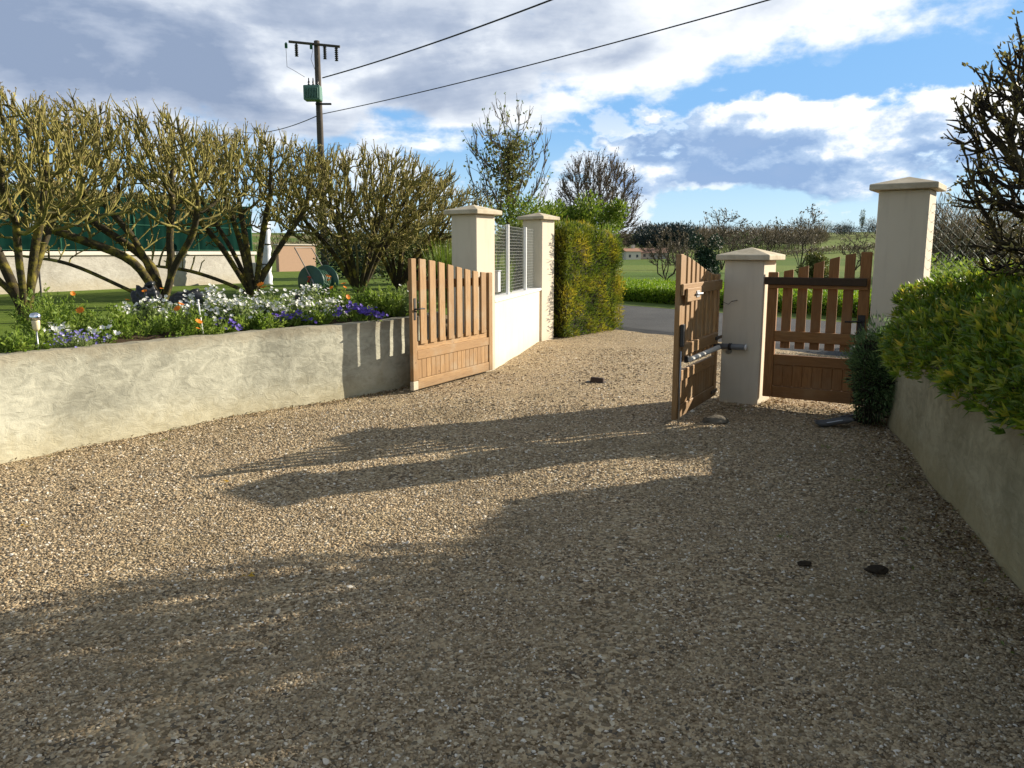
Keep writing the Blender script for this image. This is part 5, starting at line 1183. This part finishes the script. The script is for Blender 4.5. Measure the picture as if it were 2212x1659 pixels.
# ------------------------------------------------------------------ loose gravel: real stones near the camera
def make_gravel():
    rng = np.random.default_rng(5)
    def scatter(r0, r1, dens):
        n = int(dens * (r1 * r1 - r0 * r0) * .82); r = np.sqrt(r0 * r0 + (r1 * r1 - r0 * r0) * rng.random(n)); b = (rng.random(n) * 2 - 1) * .80
        return np.stack([np.sin(b) * r, np.cos(b) * r], 1)
    sets = [(1.8, 3.3, 10500, .0049), (3.3, 5.2, 6800, .0058), (5.2, 8.0, 2100, .0080), (8.0, 13.0, 380, .0105)]
    P = []; Sz = []
    for r0, r1, dn, s in sets: q = scatter(r0, r1, dn); P.append(q); Sz.append(np.full(len(q), s))
    P = np.concatenate(P); Sz = np.concatenate(Sz)
    # inside the walls only
    def left_of(W, P, sgn):
        o = np.interp(P[:, 1], W[:, 1] if W[0, 1] < W[-1, 1] else W[::-1, 1], W[:, 0] if W[0, 1] < W[-1, 1] else W[::-1, 0]); return (P[:, 0] - o) * sgn
    ok = (left_of(WALL_L, P, 1) > .015) | (P[:, 1] > 10.3)
    ok &= (left_of(WALL_R, P, -1) > .015) | (P[:, 1] > 7.3)
    ok &= ~((P[:, 1] > 9.9) & (P[:, 0] < -.2 + (P[:, 1] - 10.4) * .27)); ok &= (np.abs(P[:, 0]) < 9)
    thin = np.array([mnoise.noise(Vector((x * .55 + y * .25, y * 1.1 - x * .4, 4))) + .5 * mnoise.noise(Vector((x * 2.1, y * 2.1, 7))) for x, y in P]); ok &= rng.random(len(P)) < np.clip(.82 + thin * .9, .30, 1.0)
    # wheel tracks: two worn lanes with fewer loose stones
    T = spline([(-.9, 0), (-.35, 3.0), (.25, 6.0), (.95, 9.5), (1.8, 13.0)], 12); cx_ = np.interp(P[:, 1], T[:, 1], T[:, 0])
    lane = np.exp(-((np.abs(P[:, 0] - cx_) - .72) / .20) ** 2); ok &= rng.random(len(P)) > lane * .62
    P = P[ok]; Sz = Sz[ok]; n = len(P)
    z = np.array([drive_z(x, y) for x, y in P]); s = Sz * (.55 + .75 * rng.random(n) ** 1.6); bigs = rng.random(n) < .012; s[bigs] *= 1.75
    V = np.stack([P[:, 0], P[:, 1], z + s * .12], 1)
    me = bpy.data.meshes.new('gravel'); me.vertices.add(n); me.vertices.foreach_set('co', V.astype(np.float32).ravel())
    a = me.attributes.new('prot', 'FLOAT_VECTOR', 'POINT'); rot = np.stack([rng.normal(size=n) * .5, rng.normal(size=n) * .5, rng.random(n) * 6.28], 1); a.data.foreach_set('vector', rot.astype(np.float32).ravel())
    a = me.attributes.new('pscl', 'FLOAT_VECTOR', 'POINT'); scl = s[:, None] * np.stack([.9 + .6 * rng.random(n), .8 + .3 * rng.random(n), .42 + .32 * rng.random(n)], 1); a.data.foreach_set('vector', scl.astype(np.float32).ravel())
    o = link('gravel', me); tag(o, 'loose brown and grey gravel stones covering the driveway', 'gravel', kind='stuff')
    ng = bpy.data.node_groups.new('gravel_stones', 'GeometryNodeTree'); ng.interface.new_socket('Geometry', in_out='INPUT', socket_type='NodeSocketGeometry'); ng.interface.new_socket('Geometry', in_out='OUTPUT', socket_type='NodeSocketGeometry')
    N = ng.nodes; L = ng.links; gi = N.new('NodeGroupInput'); go = N.new('NodeGroupOutput'); ins = N.new('GeometryNodeInstanceOnPoints'); jn = N.new('GeometryNodeGeometryToInstance')
    for k in range(5):
        ico = N.new('GeometryNodeMeshIcoSphere'); ico.inputs['Radius'].default_value = 1; ico.inputs['Subdivisions'].default_value = 2
        nz = N.new('ShaderNodeTexNoise'); nz.noise_dimensions = '4D'; nz.inputs['W'].default_value = k * 3.7; nz.inputs['Scale'].default_value = .9; nz.inputs['Detail'].default_value = 1
        sp = N.new('GeometryNodeSetPosition'); vm = N.new('ShaderNodeVectorMath'); vm.operation = 'SUBTRACT'; vm.inputs[1].default_value = (.5, .5, .5); vs2 = N.new('ShaderNodeVectorMath'); vs2.operation = 'SCALE'; vs2.inputs['Scale'].default_value = 1.5
        L.new(nz.outputs['Color'], vm.inputs[0]); L.new(vm.outputs[0], vs2.inputs[0]); L.new(ico.outputs[0], sp.inputs['Geometry']); L.new(vs2.outputs[0], sp.inputs['Offset'])
        sm = N.new('GeometryNodeSetMaterial'); sm.inputs['Material'].default_value = PEBBLE; L.new(sp.outputs[0], sm.inputs[0]); L.new(sm.outputs[0], jn.inputs[0])
    for nm, so in (('prot', 'Rotation'), ('pscl', 'Scale')):
        na = N.new('GeometryNodeInputNamedAttribute'); na.data_type = 'FLOAT_VECTOR'; na.inputs[0].default_value = nm
        if so == 'Rotation':
            e = N.new('FunctionNodeEulerToRotation'); L.new(na.outputs['Attribute'], e.inputs[0]); L.new(e.outputs[0], ins.inputs[so])
        else: L.new(na.outputs['Attribute'], ins.inputs[so])
    ins.inputs['Pick Instance'].default_value = True
    L.new(gi.outputs[0], ins.inputs['Points']); L.new(jn.outputs[0], ins.inputs['Instance']); L.new(ins.outputs[0], go.inputs[0])
    md = o.modifiers.new('stones', 'NODES'); md.node_group = ng
    me.materials.append(PEBBLE)
    print('gravel stones', n)
make_gravel()
print('triangles', sum(len(o.data.loop_triangles) or sum(len(p.vertices) - 2 for p in o.data.polygons) for o in bpy.data.objects if o.type == 'MESH'))
